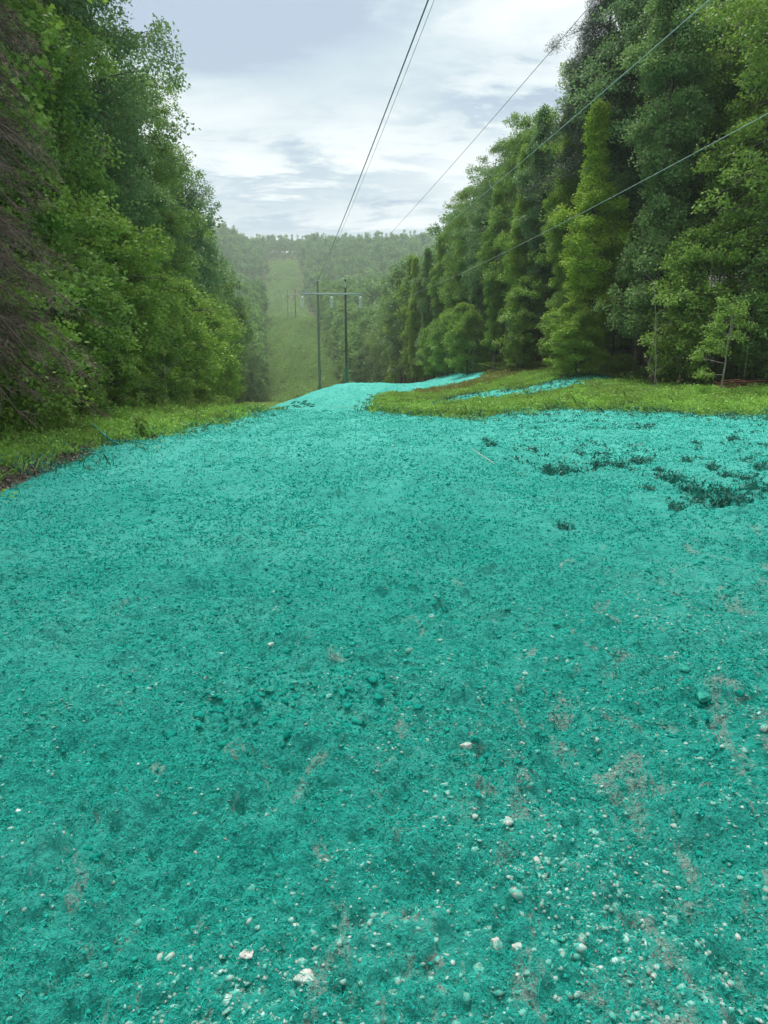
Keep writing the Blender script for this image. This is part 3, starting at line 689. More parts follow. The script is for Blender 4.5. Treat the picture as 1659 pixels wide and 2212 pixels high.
# ---- left wood, front row (from the camera outwards)
LW = 'trees along the left edge of the clearing'
LF = [('maple', -14.9, 26.0, 28, 0.10, 'big maple with lobed leaves right behind the dead brown pine'),
      ('colA', -14.6, 29.5, 23, 0.05, 'full green tree next past the big maple on the left'),
      ('brdB', -16.6, 34.5, 27, 0.0, 'tall leafy tree standing second past the big left maple'),
      ('colB', -15.4, 37.5, 15, 0.42, 'shorter yellow green tree at the edge of the left wood'),
      ('brdA', -17.0, 43.5, 28.5, 0.0, 'tallest tree on the left, its crown reaching out over the clearing'),
      ('colA', -15.8, 46.0, 16, 0.30, 'mid height tree in front of the overhanging crown'),
      ('colC', -17.2, 53.0, 22, 0.05, 'dark column shaped tree past the overhanging crown on the left'),
      ('brdB', -19.0, 60.0, 26, 0.0, 'tall grey green tree making the second step of the left skyline'),
      ('colB', -17.0, 58.0, 14, 0.45, 'bright low tree below the second step of the left skyline'),
      ('colA', -19.0, 67.0, 21, 0.10, 'slim column tree between the two grey green steps on the left'),
      ('brdA', -22.5, 76.0, 25, 0.0, 'open crowned tree making the third step of the left skyline'),
      ('colC', -20.5, 84.0, 20, 0.05, 'dark tree beyond the third step of the left skyline'),
      ('colA', -21.5, 94.0, 19.5, 0.15, 'green tree where the left wood starts down the valley'),
      ('colB', -22.5, 104.0, 19, 0.30, 'yellowish rounded tree low on the left near the poles'),
      ('midA', -23.5, 116.0, 20, 0.25, 'rounded bright tree at the far end of the left wood')]
for k_, x, y, h, tn, lb in LF: tree(k_, x, y, h, lb, LW, tn)
BL = 'trees packed behind the left edge'
for row, (dx, lab) in enumerate(((4.6, 'crown filling the second rank of the left wood'), (9.5, 'dim tree deep in the left wood'), (15, 'dim tree deep in the left wood'))):
    for k_, y in enumerate(np.arange(18+row*2, 125, 6.5 if row == 0 else 8.0)):
        x = -14.2 - 0.09*max(0, y-40) - dx + rnd.uniform(-1, 1)
        tree(('brdA', 'colC', 'brdB', 'brdA')[(k_+row) % 4] if y < 70 else ('midA', 'midB')[k_ % 2], x, y, rnd.uniform(23, 28) if y < 62 else rnd.uniform(20, 24), lab, BL if row == 0 else 'trees deep in the left wood', 0.0)
# understorey along the left edge
US = 'young growth at the foot of the left wood'
for k_, (key, x, y, h, tn, lb) in enumerate([
        ('mapsap', -10.0, 18.4, 4.0, 0.20, 'leafy young maple under the dead pine at the left border'),
        ('mapsap', -11.2, 22.6, 5.2, 0.10, 'bright young maple at the foot of the big one'),
        ('under', -12.2, 26.5, 8.5, 0.18, 'young tree hanging over the verge past the maples'),
        ('under', -12.9, 31.0, 7.5, 0.05, 'dark young tree with a bare stem showing below'),
        ('under', -13.2, 35.5, 9.0, 0.25, 'middle young tree of the left verge, leafy to the ground'),
        ('under', -13.4, 40.5, 8.0, 0.35, 'light green young tree beside the mid left verge'),
        ('under', -13.0, 46.0, 9.0, 0.30, 'rounded young tree leaning into the clearing on the left'),
        ('under', -13.6, 52.0, 9.0, 0.40, 'bright young tree last but one at the verge end'),
        ('under', -14.5, 59.0, 9.5, 0.30, 'last young tree before the left ground drops away'),
        ('under', -16.0, 68.0, 10, 0.2, 'young tree behind the drop beside the left wood')]):
    tree(key, x, y, h, lb, US, tn, wide=1.15)
for k_ in range(17):
    y = 17 + k_*2.6 + rnd.uniform(-0.8, 0.8); x = -10.4 - 0.055*(y-17) + rnd.uniform(-0.8, 0.6) - (0.8 if y < 24 else 0)
    tree('bushy', x, y, rnd.uniform(1.0, 2.6), 'leafy shrub in the hedge-like fringe at the foot of the left wood', 'shrubs along the left verge', rnd.uniform(0, 0.4), cat='shrub')

# ---- right wood, front row
RW = 'trees along the right edge of the clearing'
RFt = [('brdB', 26.5, 33.5, 27, 0.05, 'dark leafy tree at the right border of the picture'),
       ('colC', 24.0, 39.5, 27, 0.0, 'deep green tree behind the slender pale sapling'),
       ('brdB', 22.4, 43.0, 28, 0.10, 'very tall tree at upper right with bright leaf sprays'),
       ('colC', 17.4, 48.5, 26, 0.22, 'tall column tree with silvery green leaves on the right'),
       ('colA', 14.9, 54.5, 18, 0.85, 'brightest yellow green tree of the right wood'),
       ('brdA', 18.6, 55.5, 27.5, 0.0, 'grey green tree crowning the high step of the right skyline'),
       ('pine', 15.6, 59.5, 29.5, 0.0, 'tall dark pine with a long bare trunk'),
       ('brdB', 17.4, 64.5, 24, 0.0, 'broad crown leaning out left of the pine top'),
       ('colB', 14.6, 61.5, 18, 0.40, 'yellow green column tree just left of the bare pine trunk'),
       ('colC', 14.4, 70.0, 22.5, 0.05, 'rounded top tree at the low step below the pine'),
       ('colA', 13.2, 72.5, 20, 0.28, 'light column tree second to the left of the pine'),
       ('brdB', 14.8, 77.0, 23.5, 0.0, 'blue grey crown beside the low step of the right skyline'),
       ('colB', 11.8, 80.0, 18.5, 0.15, 'slim tree with leaves to the ground above the grassy knoll'),
       ('brdA', 13.4, 86.0, 23.5, 0.10, 'tall tree above the end of the teal bank'),
       ('colC', 11.0, 91.0, 21.5, 0.0, 'dark tree behind the end of the teal bank'),
       ('brdB', 11.4, 97.0, 22, 0.05, 'cool green rounded tree right of the power poles'),
       ('colA', 9.6, 101.0, 20.5, 0.25, 'light green column tree near the power poles'),
       ('colB', 8.4, 108.0, 19.5, 0.05, 'dark slender tree nearest to the right pole'),
       ('colC', 7.0, 117.0, 20, 0.15, 'tree just past the poles on the right side'),
       ('colA', 5.6, 126.0, 21, 0.30, 'bright tree half way down the valley side'),
       ('midA', 5.5, 137.0, 23, 0.15, 'leafy tree seen directly behind the right insulator'),
       ('midB', 4.2, 148.0, 25, 0.05, 'tree behind the dark pole on the valley side')]
for k_, x, y, h, tn, lb in RFt: tree(k_, x, y, h, lb, RW, tn, wide=1.35 if 'brightest' in lb else 1.0)
BR = 'trees packed behind the right edge'
def redge(y): return np.interp(y, [30, 43, 52, 60, 70, 80, 90, 100, 112, 135, 160, 190, 250], [26.5, 22, 18.2, 16.4, 14.6, 12.6, 11.2, 9.9, 8.4, 4.4, 0.6, -4, -13])
for row, (dx, lab) in enumerate(((4.8, 'crown filling the second rank of the right wood'), (10, 'dim tree deep in the right wood'), (16, 'dim tree deep in the right wood'))):
    for k_, y in enumerate(np.arange(34+row*3, 150, 6.2 if row == 0 else 8.5)):
        x = float(redge(y)) + dx + rnd.uniform(-1, 1)
        tree(('brdA', 'brdB', 'colC', 'brdB')[(k_+row) % 4] if y < 80 else ('midB', 'midA')[k_ % 2], x, y, rnd.uniform(24, 28.5) if y < 66 else rnd.uniform(21, 24.5), lab, BR if row == 0 else 'trees deep in the right wood', 0.0)
for k_ in range(26):
    y = 34 + k_*3.0; x = float(redge(y)) + rnd.uniform(5, 12)
    tree('under', x, y, rnd.uniform(5, 8), 'shaded young tree filling the inside of the right wood', 'young trees inside the right wood', 0.0, wide=1.4)
for k_ in range(12):
    y = 22 + k_*4.0; x = -19 - rnd.uniform(0, 6)
    tree('under', x, y, rnd.uniform(5, 8), 'shaded young tree filling the inside of the left wood', 'young trees inside the left wood', 0.0, wide=1.4)
# understorey right
UR = 'young growth at the foot of the right wood'
for key, x, y, h, tn, lb in [
        ('under', 23.6, 33.8, 8.5, 0.30, 'dense young tree leaning in at the right border'),
        ('under', 21.2, 41.5, 8.5, 0.0, 'dark young tree left of the slender pale sapling'),
        ('under', 17.6, 44.6, 9.0, 0.12, 'broad young tree with pale sprays reaching left near a thick trunk'),
        ('under', 13.6, 53.0, 5.0, 0.60, 'bushy young tree under the brightest yellow green tree'),
        ('under', 14.4, 60.5, 6.5, 0.10, 'low young tree under the bare pine trunk'),
        ('under', 12.8, 70.0, 8.5, 0.05, 'young tree standing over the grassy knoll'),
        ('under', 9.6, 86.0, 8.0, 0.20, 'young tree over the end of the teal bank'),
        ('under', 8.2, 97.0, 8.0, 0.25, 'young tree at the crest right of the poles'),
        ('under', 7.0, 106.0, 8.0, 0.15, 'young tree at the crest next to the dark pole')]:
    tree(key, x, y, h, lb, UR, tn, wide=1.1)
for k_ in range(30):
    y = 36 + k_*2.2 + rnd.uniform(-0.8, 0.8); x = float(redge(y)) - 0.4 + rnd.uniform(-0.9, 1.6)
    tree('bushy', x, y, rnd.uniform(0.6, 1.6), 'low shrub at the foot of the right wood', 'shrubs along the right wood', rnd.uniform(0, 0.25), cat='shrub')
# slim bare trunks seen inside the shade of the right wood
TG = 'slim shaded trunks inside the right wood'
def slim(x, y, h, r0):
    g = Geo(); z_ = np.linspace(-0.2, h, 8); w_ = np.cumsum(np.array([rnd.uniform(-0.06, 0.06) for _ in range(8)]))
    tube(g, np.stack([w_, -w_*0.6, z_], -1), np.linspace(r0, r0*0.5, 8), 7)
    for _ in range(5):
        zc = rnd.uniform(2, h*0.95); a = rnd.uniform(0, 6.28); L = rnd.uniform(0.5, 1.5)
        tube(g, np.array([(0, 0, zc), (math.cos(a)*L*.5, math.sin(a)*L*.5, zc+L*.3), (math.cos(a)*L, math.sin(a)*L, zc+L*.35)]), np.array([r0*.3, r0*.2, 0.006]), 4, cap=False)
    return g.mesh('tree_trunk', True)
slims = [slim(0, 0, rnd.uniform(9, 13), rnd.uniform(0.05, 0.11)) for _ in range(4)]
for k_ in range(34):
    y = rnd.uniform(42, 100); x = float(redge(y)) + rnd.uniform(0.6, 5)
    o = link('tree_trunk', slims[k_ % 4], M_PALEBARK if k_ % 4 == 0 else M_BARK, loc=(x, y, gz(x, y)), rz=rnd.uniform(0, 6))
    tag(o, 'slim bare trunk standing in the shade of the right wood', 'tree trunk', TG)

# bare pale snags at the edge of the woods
def snag(px, py, y, h, lean, label, seed, r0=0.035):
    b_ = at(px, py, y); x = float(b_[0]); rr = np.random.default_rng(seed); g = Geo()
    z_ = np.linspace(-0.1, h, 8); t = z_/h; cx = lean*t**1.5*h + np.cumsum(rr.normal(0, 0.03, 8))
    P = np.stack([cx, rr.normal(0, 0.02, 8), z_], -1); tube(g, P, np.linspace(r0, r0*0.35, 8), 7)
    for _ in range(7):
        i_ = rr.integers(3, 8); q = P[i_]; a = rr.uniform(0, 6.28); L = rr.uniform(0.4, 1.1)
        tube(g, np.stack([q, q+np.array((math.cos(a)*L*.5, math.sin(a)*L*.3, L*.35)), q+np.array((math.cos(a)*L, math.sin(a)*L*.5, L*.8))]), np.array([r0*.35, r0*.25, 0.004]), 5, cap=False)
    o = link('bare_snag', g.mesh('bare_snag', True), M_PALEBARK, loc=(x, y, gz(x, y))); tag(o, label, 'dead tree')
snag(1415, 825, 40.0, 5.6, -0.10, 'forked pale snag left of the sapling, reaching up among the leaves', 1)
snag(1432, 830, 37.0, 1.5, -0.55, 'short pale branch leaning left out of the grass by the right wood', 2, 0.025)
snag(1610, 790, 41.0, 6.0, 0.05, 'thin straight pale snag right of the sapling', 3)
snag(1020, 800, 84.0, 5.0, 0.08, 'thin bare snag above the end of the teal bank', 4, 0.05)
snag(366, 872, 34.0, 3.4, -0.04, 'thin bare stem rising at the foot of the left wood', 5, 0.022)
# slender pale sapling in front of the right wood
def sapling():
    base = at(1560, 826, 37.5); x, y = float(base[0]), 37.5
    rt = empty('sapling', (x, y, gz(x, y)))
    tg, cg = Geo(), Geo()
    z_ = np.linspace(-0.1, 4.4, 9)
    wob = np.array([0, 0.0, 0.02, 0.05, 0.03, 0.05, 0.10, 0.14, 0.12])
    tube(tg, np.stack([wob, wob*0, z_], -1), np.linspace(0.055, 0.016, 9), 8)
    tube(tg, np.array([(0.03, 0, 1.9), (0.10, 0, 2.6), (0.20, 0, 3.4), (0.22, 0, 4.0)]), np.array([0.035, 0.028, 0.018, 0.008]), 6)
    rr = np.random.default_rng(3)
    cl = []
    for (z0, dx, dz, L) in ((0.95, -1, 0.05, 1.5), (1.5, -1, 0.22, 1.5), (1.9, -1, 0.35, 1.3), (2.3, -1, 0.5, 1.1), (2.6, 1, 0.5, 0.8), (2.9, -1, 0.5, 0.9), (3.1, 1, 0.6, 0.7), (3.4, -1, 0.7, 0.7), (3.7, 1, 0.8, 0.5), (4.0, -1, 1, 0.5), (2.1, -0.4, 0.6, 0.8), (3.6, 0.2, 0.9, 0.7)):
        yy = rr.uniform(-0.5, 0.5)
        p = np.array([(0.05, 0, z0), (dx*L*0.5, yy*L*0.4, z0+dz*L*0.55), (dx*L, yy*L, z0+dz*L*0.8)])
        tube(tg, p, np.array([0.018, 0.012, 0.005]), 4, cap=False)
        for _ in range(7): cl.append(p[1]+(p[2]-p[1])*rr.uniform(0, 1.1)+rr.normal(0, 0.16, 3))
    cl = np.array(cl); c = np.repeat(cl, 34, 0); n = len(c); c = c + rr.normal(0, 0.14, (n, 3))*np.array((1, 1, 0.6))
    leaves(cg, c, rr.uniform(0.07, 0.14, n), np.tile(np.array((-0.5, -0.6, 0.3)), (n, 1)), rr.uniform(0.5, 1, n))
    link('trunk', tg.mesh('trunk', True), M_PALEBARK, rt); cr_ = link('crown', cg.mesh('crown'), M_LEAF, rt); cr_['tone'] = 0.1
    tag(rt, 'slender pale stemmed sapling standing alone before the dark right wood', 'sapling')
sapling()
# fallen brown wood behind the sapling
g = Geo(); fx, fy_ = float(at(1590, 812, 39.5)[0]), 39.5
rr = np.random.default_rng(8)
for q in range(26):
    x0 = rr.uniform(-1.2, 0.6); L = rr.uniform(0.7, 1.9); z0 = rr.uniform(0.05, 0.55)
    tube(g, np.array([(x0, rr.uniform(-.3, .3), z0), (x0+L*.5, rr.uniform(-.3, .3), z0+rr.uniform(-.1, .15)), (x0+L, rr.uniform(-.3, .3), z0+rr.uniform(-.15, .15))]), rr.uniform(0.015, 0.05), 5)
o = link('brush_pile', g.mesh('brush_pile'), M_BROWNLOG, loc=(fx, fy_, gz(fx, fy_))); tag(o, 'low pile of reddish brown branches behind the slender sapling', 'brush pile')

# ---- dead brown pine at the left border
def dead_pine():
    x, y = -11.4, 16.6
    rt = empty('dead_pine', (x, y, gz(x, y)))
    tg, bg_ = Geo(), Geo(); rr = np.random.default_rng(21)
    z_ = np.linspace(-0.3, 22, 12); tube(tg, np.stack([z_*0.01, z_*0, z_], -1), np.linspace(0.24, 0.04, 12), 9)
    link('trunk', tg.mesh('trunk', True), M_BARK, rt)
    tw = Geo()
    SA, SB = [], []
    for k in range(560):
        z0 = rr.uniform(2.3, 21); t = (z0-3)/18
        a = rr.uniform(-1.9, 1.3); L = (4.7-2.0*t)*rr.uniform(0.7, 1.08)
        hd = np.array((math.cos(a), math.sin(a), 0)); u = np.linspace(0, 1, 7)
        pts = np.array((z0*0.01, 0, z0)) + hd*(L*u)[:, None] + np.array((0, 0, 1.))*(L*(0.22*u-0.62*u**2))[:, None] + rr.normal(0, 0.04, (7, 3))
        tube(tw, pts, np.linspace(0.030, 0.006, 7), 4, cap=False)
        sidev = np.cross(hd, (0, 0, 1.0))
        for j in range(30):
            uu = rr.uniform(0.15, 1); q = np.array([np.interp(uu, u, pts[:, c]) for c in range(3)])
            sgn = rr.choice((-1, 1)); l2 = (1.15-uu*0.6)*rr.uniform(0.4, 1.0)
            d = hd*rr.uniform(0.3, 1.0) + sidev*sgn*rr.uniform(0.2, 0.9) + np.array((0, 0, -rr.uniform(0.1, 0.9))); d /= np.linalg.norm(d)
            e1 = q + d*l2*0.5; e2 = q + d*l2 + np.array((0, 0, -0.12*l2))
            tube(tw, np.stack([q, e1, e2]), np.array([0.008, 0.005, 0.002]), 3, cap=False)
            for _ in range(9):
                s_ = q + (e2-q)*rr.random(); dd = nrm(d + rr.normal(0, 0.55, 3)); SA.append(s_); SB.append(s_+dd*rr.uniform(0.12, 0.38))
    SA, SB = np.array(SA), np.array(SB); n = len(SA)
    sd_ = nrm(np.cross(SB-SA, rr.normal(size=(n, 3))))*0.008
    v = np.stack([SA-sd_, SA+sd_, SB], 1).reshape(-1, 3); tw.add(v, np.arange(n*3).reshape(n, 3), rr.random(n))
    link('bare_branches', tw.mesh('bare_branches'), M_TWIG, rt)
    tag(rt, 'dead pine with drooping brown twigs at the left border', 'dead pine')
dead_pine()

# ------------------------------------------------------------------ valley and far hillside woods
VG = 'trees flanking the clearing in the valley'
cnt = 0; placed = []
for side in (-1, 1):
    for row in range(3):
        for y in np.arange(126 + row*4 if side < 0 else 156+row*4, 440, 8.5+row*2):
            off = (18.5 if side < 0 else 17.5) + row*6.5
            x = cline(y) + side*off + rnd.uniform(-1.5, 1.5)
            if side > 0 and y < 190: x = max(x, float(redge(y)) + row*6)
            if y < 200: key = ('midA', 'midB')[cnt % 2]
            else: key = ('farA', 'farB')[cnt % 2]
            hh = (rnd.uniform(21, 25) if y < 300 else rnd.uniform(17, 21))
            ang = 'left' if side < 0 else 'right'
            tree(key, x, y, hh, ('tree lining the sunken left side of the valley clearing', 'tree lining the right side of the valley clearing')[side > 0],
                 ('left trees flanking the valley clearing', 'right trees flanking the valley clearing')[side > 0], rnd.uniform(0, 0.35)); cnt += 1
# far wood: one mass of crowns beyond
def crown_low(seed, nleaf=420, leaf=1.15, conif=False):
    rr = np.random.default_rng(seed); n = nleaf
    k = 11
    if conif:
        cz = rr.uniform(5, 19, k); cx = rr.normal(0, 1, (k, 2))*((20-cz)/7)[:, None]*0.8; rad = np.full(k, 1.5)
    else:
        cz = rr.uniform(7, 17, k); cx = rr.normal(0, 1, (k, 2)); cx = cx/np.linalg.norm(cx, axis=1, keepdims=True)*rr.uniform(0.3, 3.2, (k, 1)); rad = rr.uniform(1.6, 2.6, k)
    w_ = rr.integers(0, k, n); d = nrm(rr.normal(size=(n, 3)))*rr.random((n, 1))**0.3
    P = np.concatenate([cx, cz[:, None]], 1)[w_] + d*rad[w_][:, None]
    # lower skirt so the wood is closed
    nr = nrm(d*1.1 + rr.normal(size=(n, 3))*0.5 + np.array((0, 0, 0.3)))
    t = nrm(np.cross(nr, rr.normal(size=(n, 3)))); bb = np.cross(nr, t); L = rr.uniform(0.6, 1.2, (n, 1))*leaf
    V = np.stack([P-t*L*.5, P+bb*L*.4, P+t*L*.5, P-bb*L*.4], 1)
    return V.reshape(-1, 3), np.clip(rr.uniform(0.2, 0.7, k)[w_]+rr.normal(0, 0.12, n), 0, 1)
lows = [crown_low(100+q) for q in range(5)] + [crown_low(110+q, 360, 0.95, True) for q in range(3)]
VV, TT = [], []; nf = 0
yy = 215.0
while yy < 1120:
    stepd = 7.5 if yy < 480 else 8.5
    for xx in np.arange(-0.30*yy, 0.22*yy, stepd):
        x = xx + rnd.uniform(-3, 3); y = yy + rnd.uniform(-3, 3)
        s_ = x - cline(y)
        hw = 17.5 + (18.0 if y < 440 else 0)
        if y < 868 and abs(s_) < hw + rnd.uniform(-1.5, 1.5): continue
        if y < 440 and abs(s_) > 75: continue
        V, T = lows[rnd.randrange(8)]
        sc = rnd.uniform(0.68, 1.0) if rnd.random() < 0.8 else rnd.uniform(1.0, 1.35); a = rnd.uniform(0, 6.28); c, s2 = math.cos(a)*sc, math.sin(a)*sc
        if y >= 868 and y < 900 and abs(s_) < 16: sc *= 0.4; c *= 0.4; s2 *= 0.4
        z = gz(x, y) - 1.0
        P = np.stack([V[:, 0]*c-V[:, 1]*s2+x, V[:, 0]*s2+V[:, 1]*c+y, V[:, 2]*sc+z], -1)
        VV.append(P); TT.append(np.clip(T + rnd.uniform(-0.35, 0.5), 0, 1)); nf += 1
    yy += stepd
VV = np.concatenate(VV); TT = np.concatenate(TT)
me = mesh_np('far_woods', VV, [np.arange(len(VV)).reshape(-1, 4)], {'tint': ('FACE', 'FLOAT', TT)})
o = link('far_woods', me, M_FARLEAF); o['tone'] = 0.12
tag(o, 'hazy woods covering the far hills', 'woods', kind='stuff')
print('far trees', nf)

# brush on the cleared hillside
def patchy(n, y0, y1, hwid, thr, seed, sz, hmax, sc):
    y = R.uniform(y0, y1, n); x = cline(y) + R.uniform(-hwid, hwid, n)
    f = fbm(x/(sc*0.45), y/(sc*1.7), 4, seed); k_ = f + R.normal(0, 0.03, n) > thr; x, y, f = x[k_], y[k_], f[k_]
    z = ground_h(x, y) + R.random(len(x))**1.5*hmax*np.clip((f-thr)*8, 0.15, 1)
    return np.stack([x, y, z], -1), f
g = Geo()
P, f = patchy(210000, 205, 436, 17.5, 0.30, 7, 0.5, 1.5, 9.0)
leaves(g, P, R.uniform(0.3, 0.7, len(P)), np.tile(np.array((0, -0.5, 0.6)), (len(P), 1)), np.clip(fbm(P[:,0]/5, P[:,1]/22, 3, 9)*2.6-0.9+R.normal(0, 0.15, len(P)), 0, 1))
P, f = patchy(80000, 540, 868, 16.5, 0.30, 8, 0.8, 1.5, 16.0)
leaves(g, P, R.uniform(0.5, 1.1, len(P)), np.tile(np.array((0, -0.5, 0.6)), (len(P), 1)), np.clip((f-0.35)*2+R.normal(0.1, 0.2, len(P)), 0, 1))
o = link('brush', g.mesh('brush'), M_FARLEAF); o['tone'] = 0.6; tag(o, 'low green brush over the cleared valley slope', 'brush', kind='stuff')

# ------------------------------------------------------------------ grass and weeds
def grass(name, label, mask, xr, yr, n, hmin, hmax, matl, tone=0.0, leafy=0.35, dens=None, wd=0.008):
    x = R.uniform(*xr, n); y = R.uniform(*yr, n)
    k_ = mask(x, y)
    f = fbm(x/0.8, y/0.8, 3, 55)
    k_ &= (f + R.random(n)*0.35 > (0.42 if dens is None else dens)); x, y, f = x[k_], y[k_], f[k_]; n = len(x)
    z = ground_h(x, y) - 0.01
    g = Geo()
    hh = (hmin + (hmax-hmin)*np.clip((fbm(x/0.55, y/0.7, 3, 59)-0.42)*4.0, 0, 1))*R.uniform(0.5, 1.2, n)
    hh = hh*(1-0.5*sstep(y, 38, 44))*(1+0.9*sstep(-x, 8, 12.5))
    lf = R.random(n) < leafy
    # blades
    q = ~lf; m_ = q.sum(); a = R.uniform(0, 6.28, m_); c = np.stack([x[q], y[q], z[q]], -1)
    sdv = np.stack([np.cos(a), np.sin(a), np.zeros(m_)], -1)*(wd*R.uniform(0.7, 1.6, m_)*(0.6+y[q]/35))[:, None]
    ln = np.stack([R.normal(0, 0.35, m_), R.normal(0, 0.35, m_), np.ones(m_)], -1)*hh[q][:, None]
    mid = c + ln*0.55; tip = c + ln*np.array((1.7, 1.7, 0.9))
    v = np.stack([c-sdv, c+sdv, mid+sdv*.7, tip, mid-sdv*.7], 1).reshape(-1, 3)
    tn = np.clip(fbm(x/1.6, y/1.6, 3, 57)*2.4-0.75 + R.normal(0, 0.2, n), 0, 1)
    g.add(v, np.arange(m_*5).reshape(m_, 5), tn[q])
    # leafy weeds
    c = np.repeat(np.stack([x[lf], y[lf], z[lf]], -1), 6, 0); hq = np.repeat(hh[lf], 6); m_ = len(c)
    c[:, 2] += hq*R.uniform(0.15, 1.0, m_); c[:, :2] += R.normal(0, 0.05, (m_, 2))
    leaves(g, c, R.uniform(0.035, 0.085, m_)*(0.8+c[:, 1]/50), np.tile(np.array((0, 0, 0.4)), (m_, 1)), np.repeat(tn[lf], 6))
    o = link(name, g.mesh(name), matl); o['tone'] = tone; tag(o, label, 'grass', kind='stuff'); return o
def m_left(x, y):
    t, d = masks(x+R.normal(0, 0.22, len(x)), y+R.normal(0, 0.6, len(x))); return (~t) & (~d | (R.random(len(x)) < 0.1)) & (x < -3) & (x > -13.5-0.09*(y-40).clip(0))
def m_right(x, y):
    t, d = masks(x+R.normal(0, 0.2, len(x)), y-0.5+R.normal(0, 0.35, len(x))); return (~t) & (x > -1) & (x < redge(y)+1.5)
grass('grass', 'yellow green grass and weeds on the left verge', m_left, (-16, -3.5), (8, 62), 190000, 0.05, 0.40, M_GRASS, 0.05)
grass('grass', 'bright weedy grass between the sprayed ground and the right wood', m_right, (-1, 24), (27, 66), 300000, 0.06, 0.40, M_GRASS, 0.10, wd=0.008, leafy=0.45)
grass('grass', 'drier grass over the rounded knoll before the right wood', lambda x, y: m_right(x, y) & (y > 60), (3, 18), (60, 104), 80000, 0.12, 0.35, M_DRYGRASS, 0.0, wd=0.012, leafy=0.2)
# grass that caught the spray along its rim
def m_rim(x, y):
    t, d = masks(x, y); n_ = len(x); t2, _ = masks(x+R.normal(0, 0.7, n_), y+R.normal(0, 2.0, n_)); t3 = t4 = t2
    return (t != t2) & (y > 10) & (x < redge(y)) & ((~t) | (R.random(n_) < 0.45))
grass('coated_grass', 'teal coated grass along the rim of the spray', m_rim, (-9, 22), (12, 62), 300000, 0.06, 0.32, M_HALFCOAT, 0.0, leafy=0.4, dens=0.48)
# sparse flattened weeds standing out of the sprayed field on the right
def m_field(x, y):
    t, d = masks(x, y); return t & (fbm(x/1.4, y/1.8, 4, 77) > 0.50) & (x > 0.20*y-0.5)
grass('coated_weeds', 'sparse teal coated weeds poking out of the right hand field', m_field, (2, 18), (11, 33), 11000, 0.02, 0.09, M_COATED, 0.0, leafy=0.45, dens=0.60)

M_WEED = M_GRASS
def m_front(x, y):
    t, d = masks(x, y); t2, _ = masks(x+R.normal(0, 0.5, len(x)), y-R.uniform(0, 3.5, len(x)))
    return (~t) & t2 & (x < redge(y)) & (x > -1)
grass('tall_weeds', 'knee high leafy weeds at the front of the right grass band', m_front, (-1, 22), (26, 60), 60000, 0.15, 0.62, M_GRASS, 0.0, wd=0.010, leafy=0.65, dens=0.58)
g = Geo()
n_ = 900; x = R.uniform(-14, 23, n_); y = R.uniform(14, 62, n_); t_, d_ = masks(x, y); kp = (~t_) & (x < redge(y)) & (x > -13.2) & ((x < -5) | (x > 1)); x, y = x[kp], y[kp]
for a_, b_, c_ in zip(x, y, ground_h(x, y)):
    hh_ = rnd.uniform(0.35, 0.9); dx_, dy_ = rnd.gauss(0, 0.12), rnd.gauss(0, 0.12)
    tube(g, np.array([(a_, b_, c_), (a_+dx_*0.4, b_+dy_*0.4, c_+hh_*0.55), (a_+dx_, b_+dy_, c_+hh_)]), np.array([0.008, 0.006, 0.003]), 3, rnd.random(), cap=False)
    q_ = np.array([(a_+dx_, b_+dy_, c_+hh_)])+R.normal(0, 0.04, (7, 3)); leaves(g, q_, R.uniform(0.04, 0.09, 7), np.zeros((7, 3)), R.random(7), wide=0.5)
o = link('dry_weeds', g.mesh('dry_weeds'), M_DRYGRASS); tag(o, 'thin straw coloured weed stalks standing in the grass verges', 'weeds', kind='stuff')
# wilted weed clumps one can point at
def weed_mesh(seed, r_=0.24, h=0.20, n=40):
    rr = np.random.default_rng(seed); g = Geo()
    for k in range(n):
        a = rr.uniform(0, 6.28); rad = r_*rr.random()**0.7; p = np.array((math.cos(a)*rad, math.sin(a)*rad*0.7, 0))
        hh = h*rr.uniform(0.4, 1.2); d = np.array((rr.normal(0, 0.5), rr.normal(0, 0.5), 1))*hh
        tube(g, np.stack([p, p+d*0.6, p+d+np.array((rr.normal(0, .03), rr.normal(0, .03), -0.2*hh))]), np.array([0.004, 0.003, 0.002]), 3, 0.2, cap=False)
        c = p + d*rr.uniform(0.4, 1.0, (5, 1)) + rr.normal(0, 0.015, (5, 3))
        global R
        kR = R; R = rr; leaves(g, c, rr.uniform(0.04, 0.09, 5), np.zeros((5, 3)), rr.uniform(0, 0.6, 5), up=0.1, droop=1.4, wide=0.4); R = kR
    return g.mesh('weed_clump')
wms = [weed_mesh(s_) for s_ in (1, 2, 3, 4)]
spots = [(1222,1030,1.5),(1180,1022,1.0),(1302,1015,1.2),(1335,1012,0.8),(1468,1052,1.3),(1440,1042,0.9),(1490,1068,1.1),(1560,1070,0.9),(1590,1090,1.0),(1555,1097,1.2),(1512,1085,0.9),(1643,1070,1.5),
         (1590,955,1.1),(1616,1000,0.8),(1372,1002,0.9),(1395,998,0.7),(1058,965,0.9),(1046,955,0.8),(1465,1105,0.8),(1400,1060,0.6),(1530,1015,0.9),(1480,1000,0.8),(1610,1040,0.9),(1250,985,0.7),(1570,1035,0.8),(1420,1020,0.7),(1645,1015,0.9),(1340,1085,0.5),(1216,1143,0.5),(1500,960,0.7)]
wl_named = {0: 'largest wilted teal weed clump, left of the others', 4: 'dark wilted weed tuft with upright tips mid right', 11: 'dark weed tuft at the right border of the field',
            12: 'high standing tuft just under the grass at right', 16: 'wilted tuft nearest the track at the field corner', 28: 'small lone tuft low on the open slope', 9: 'lowest broad tuft in the long trailing row'}
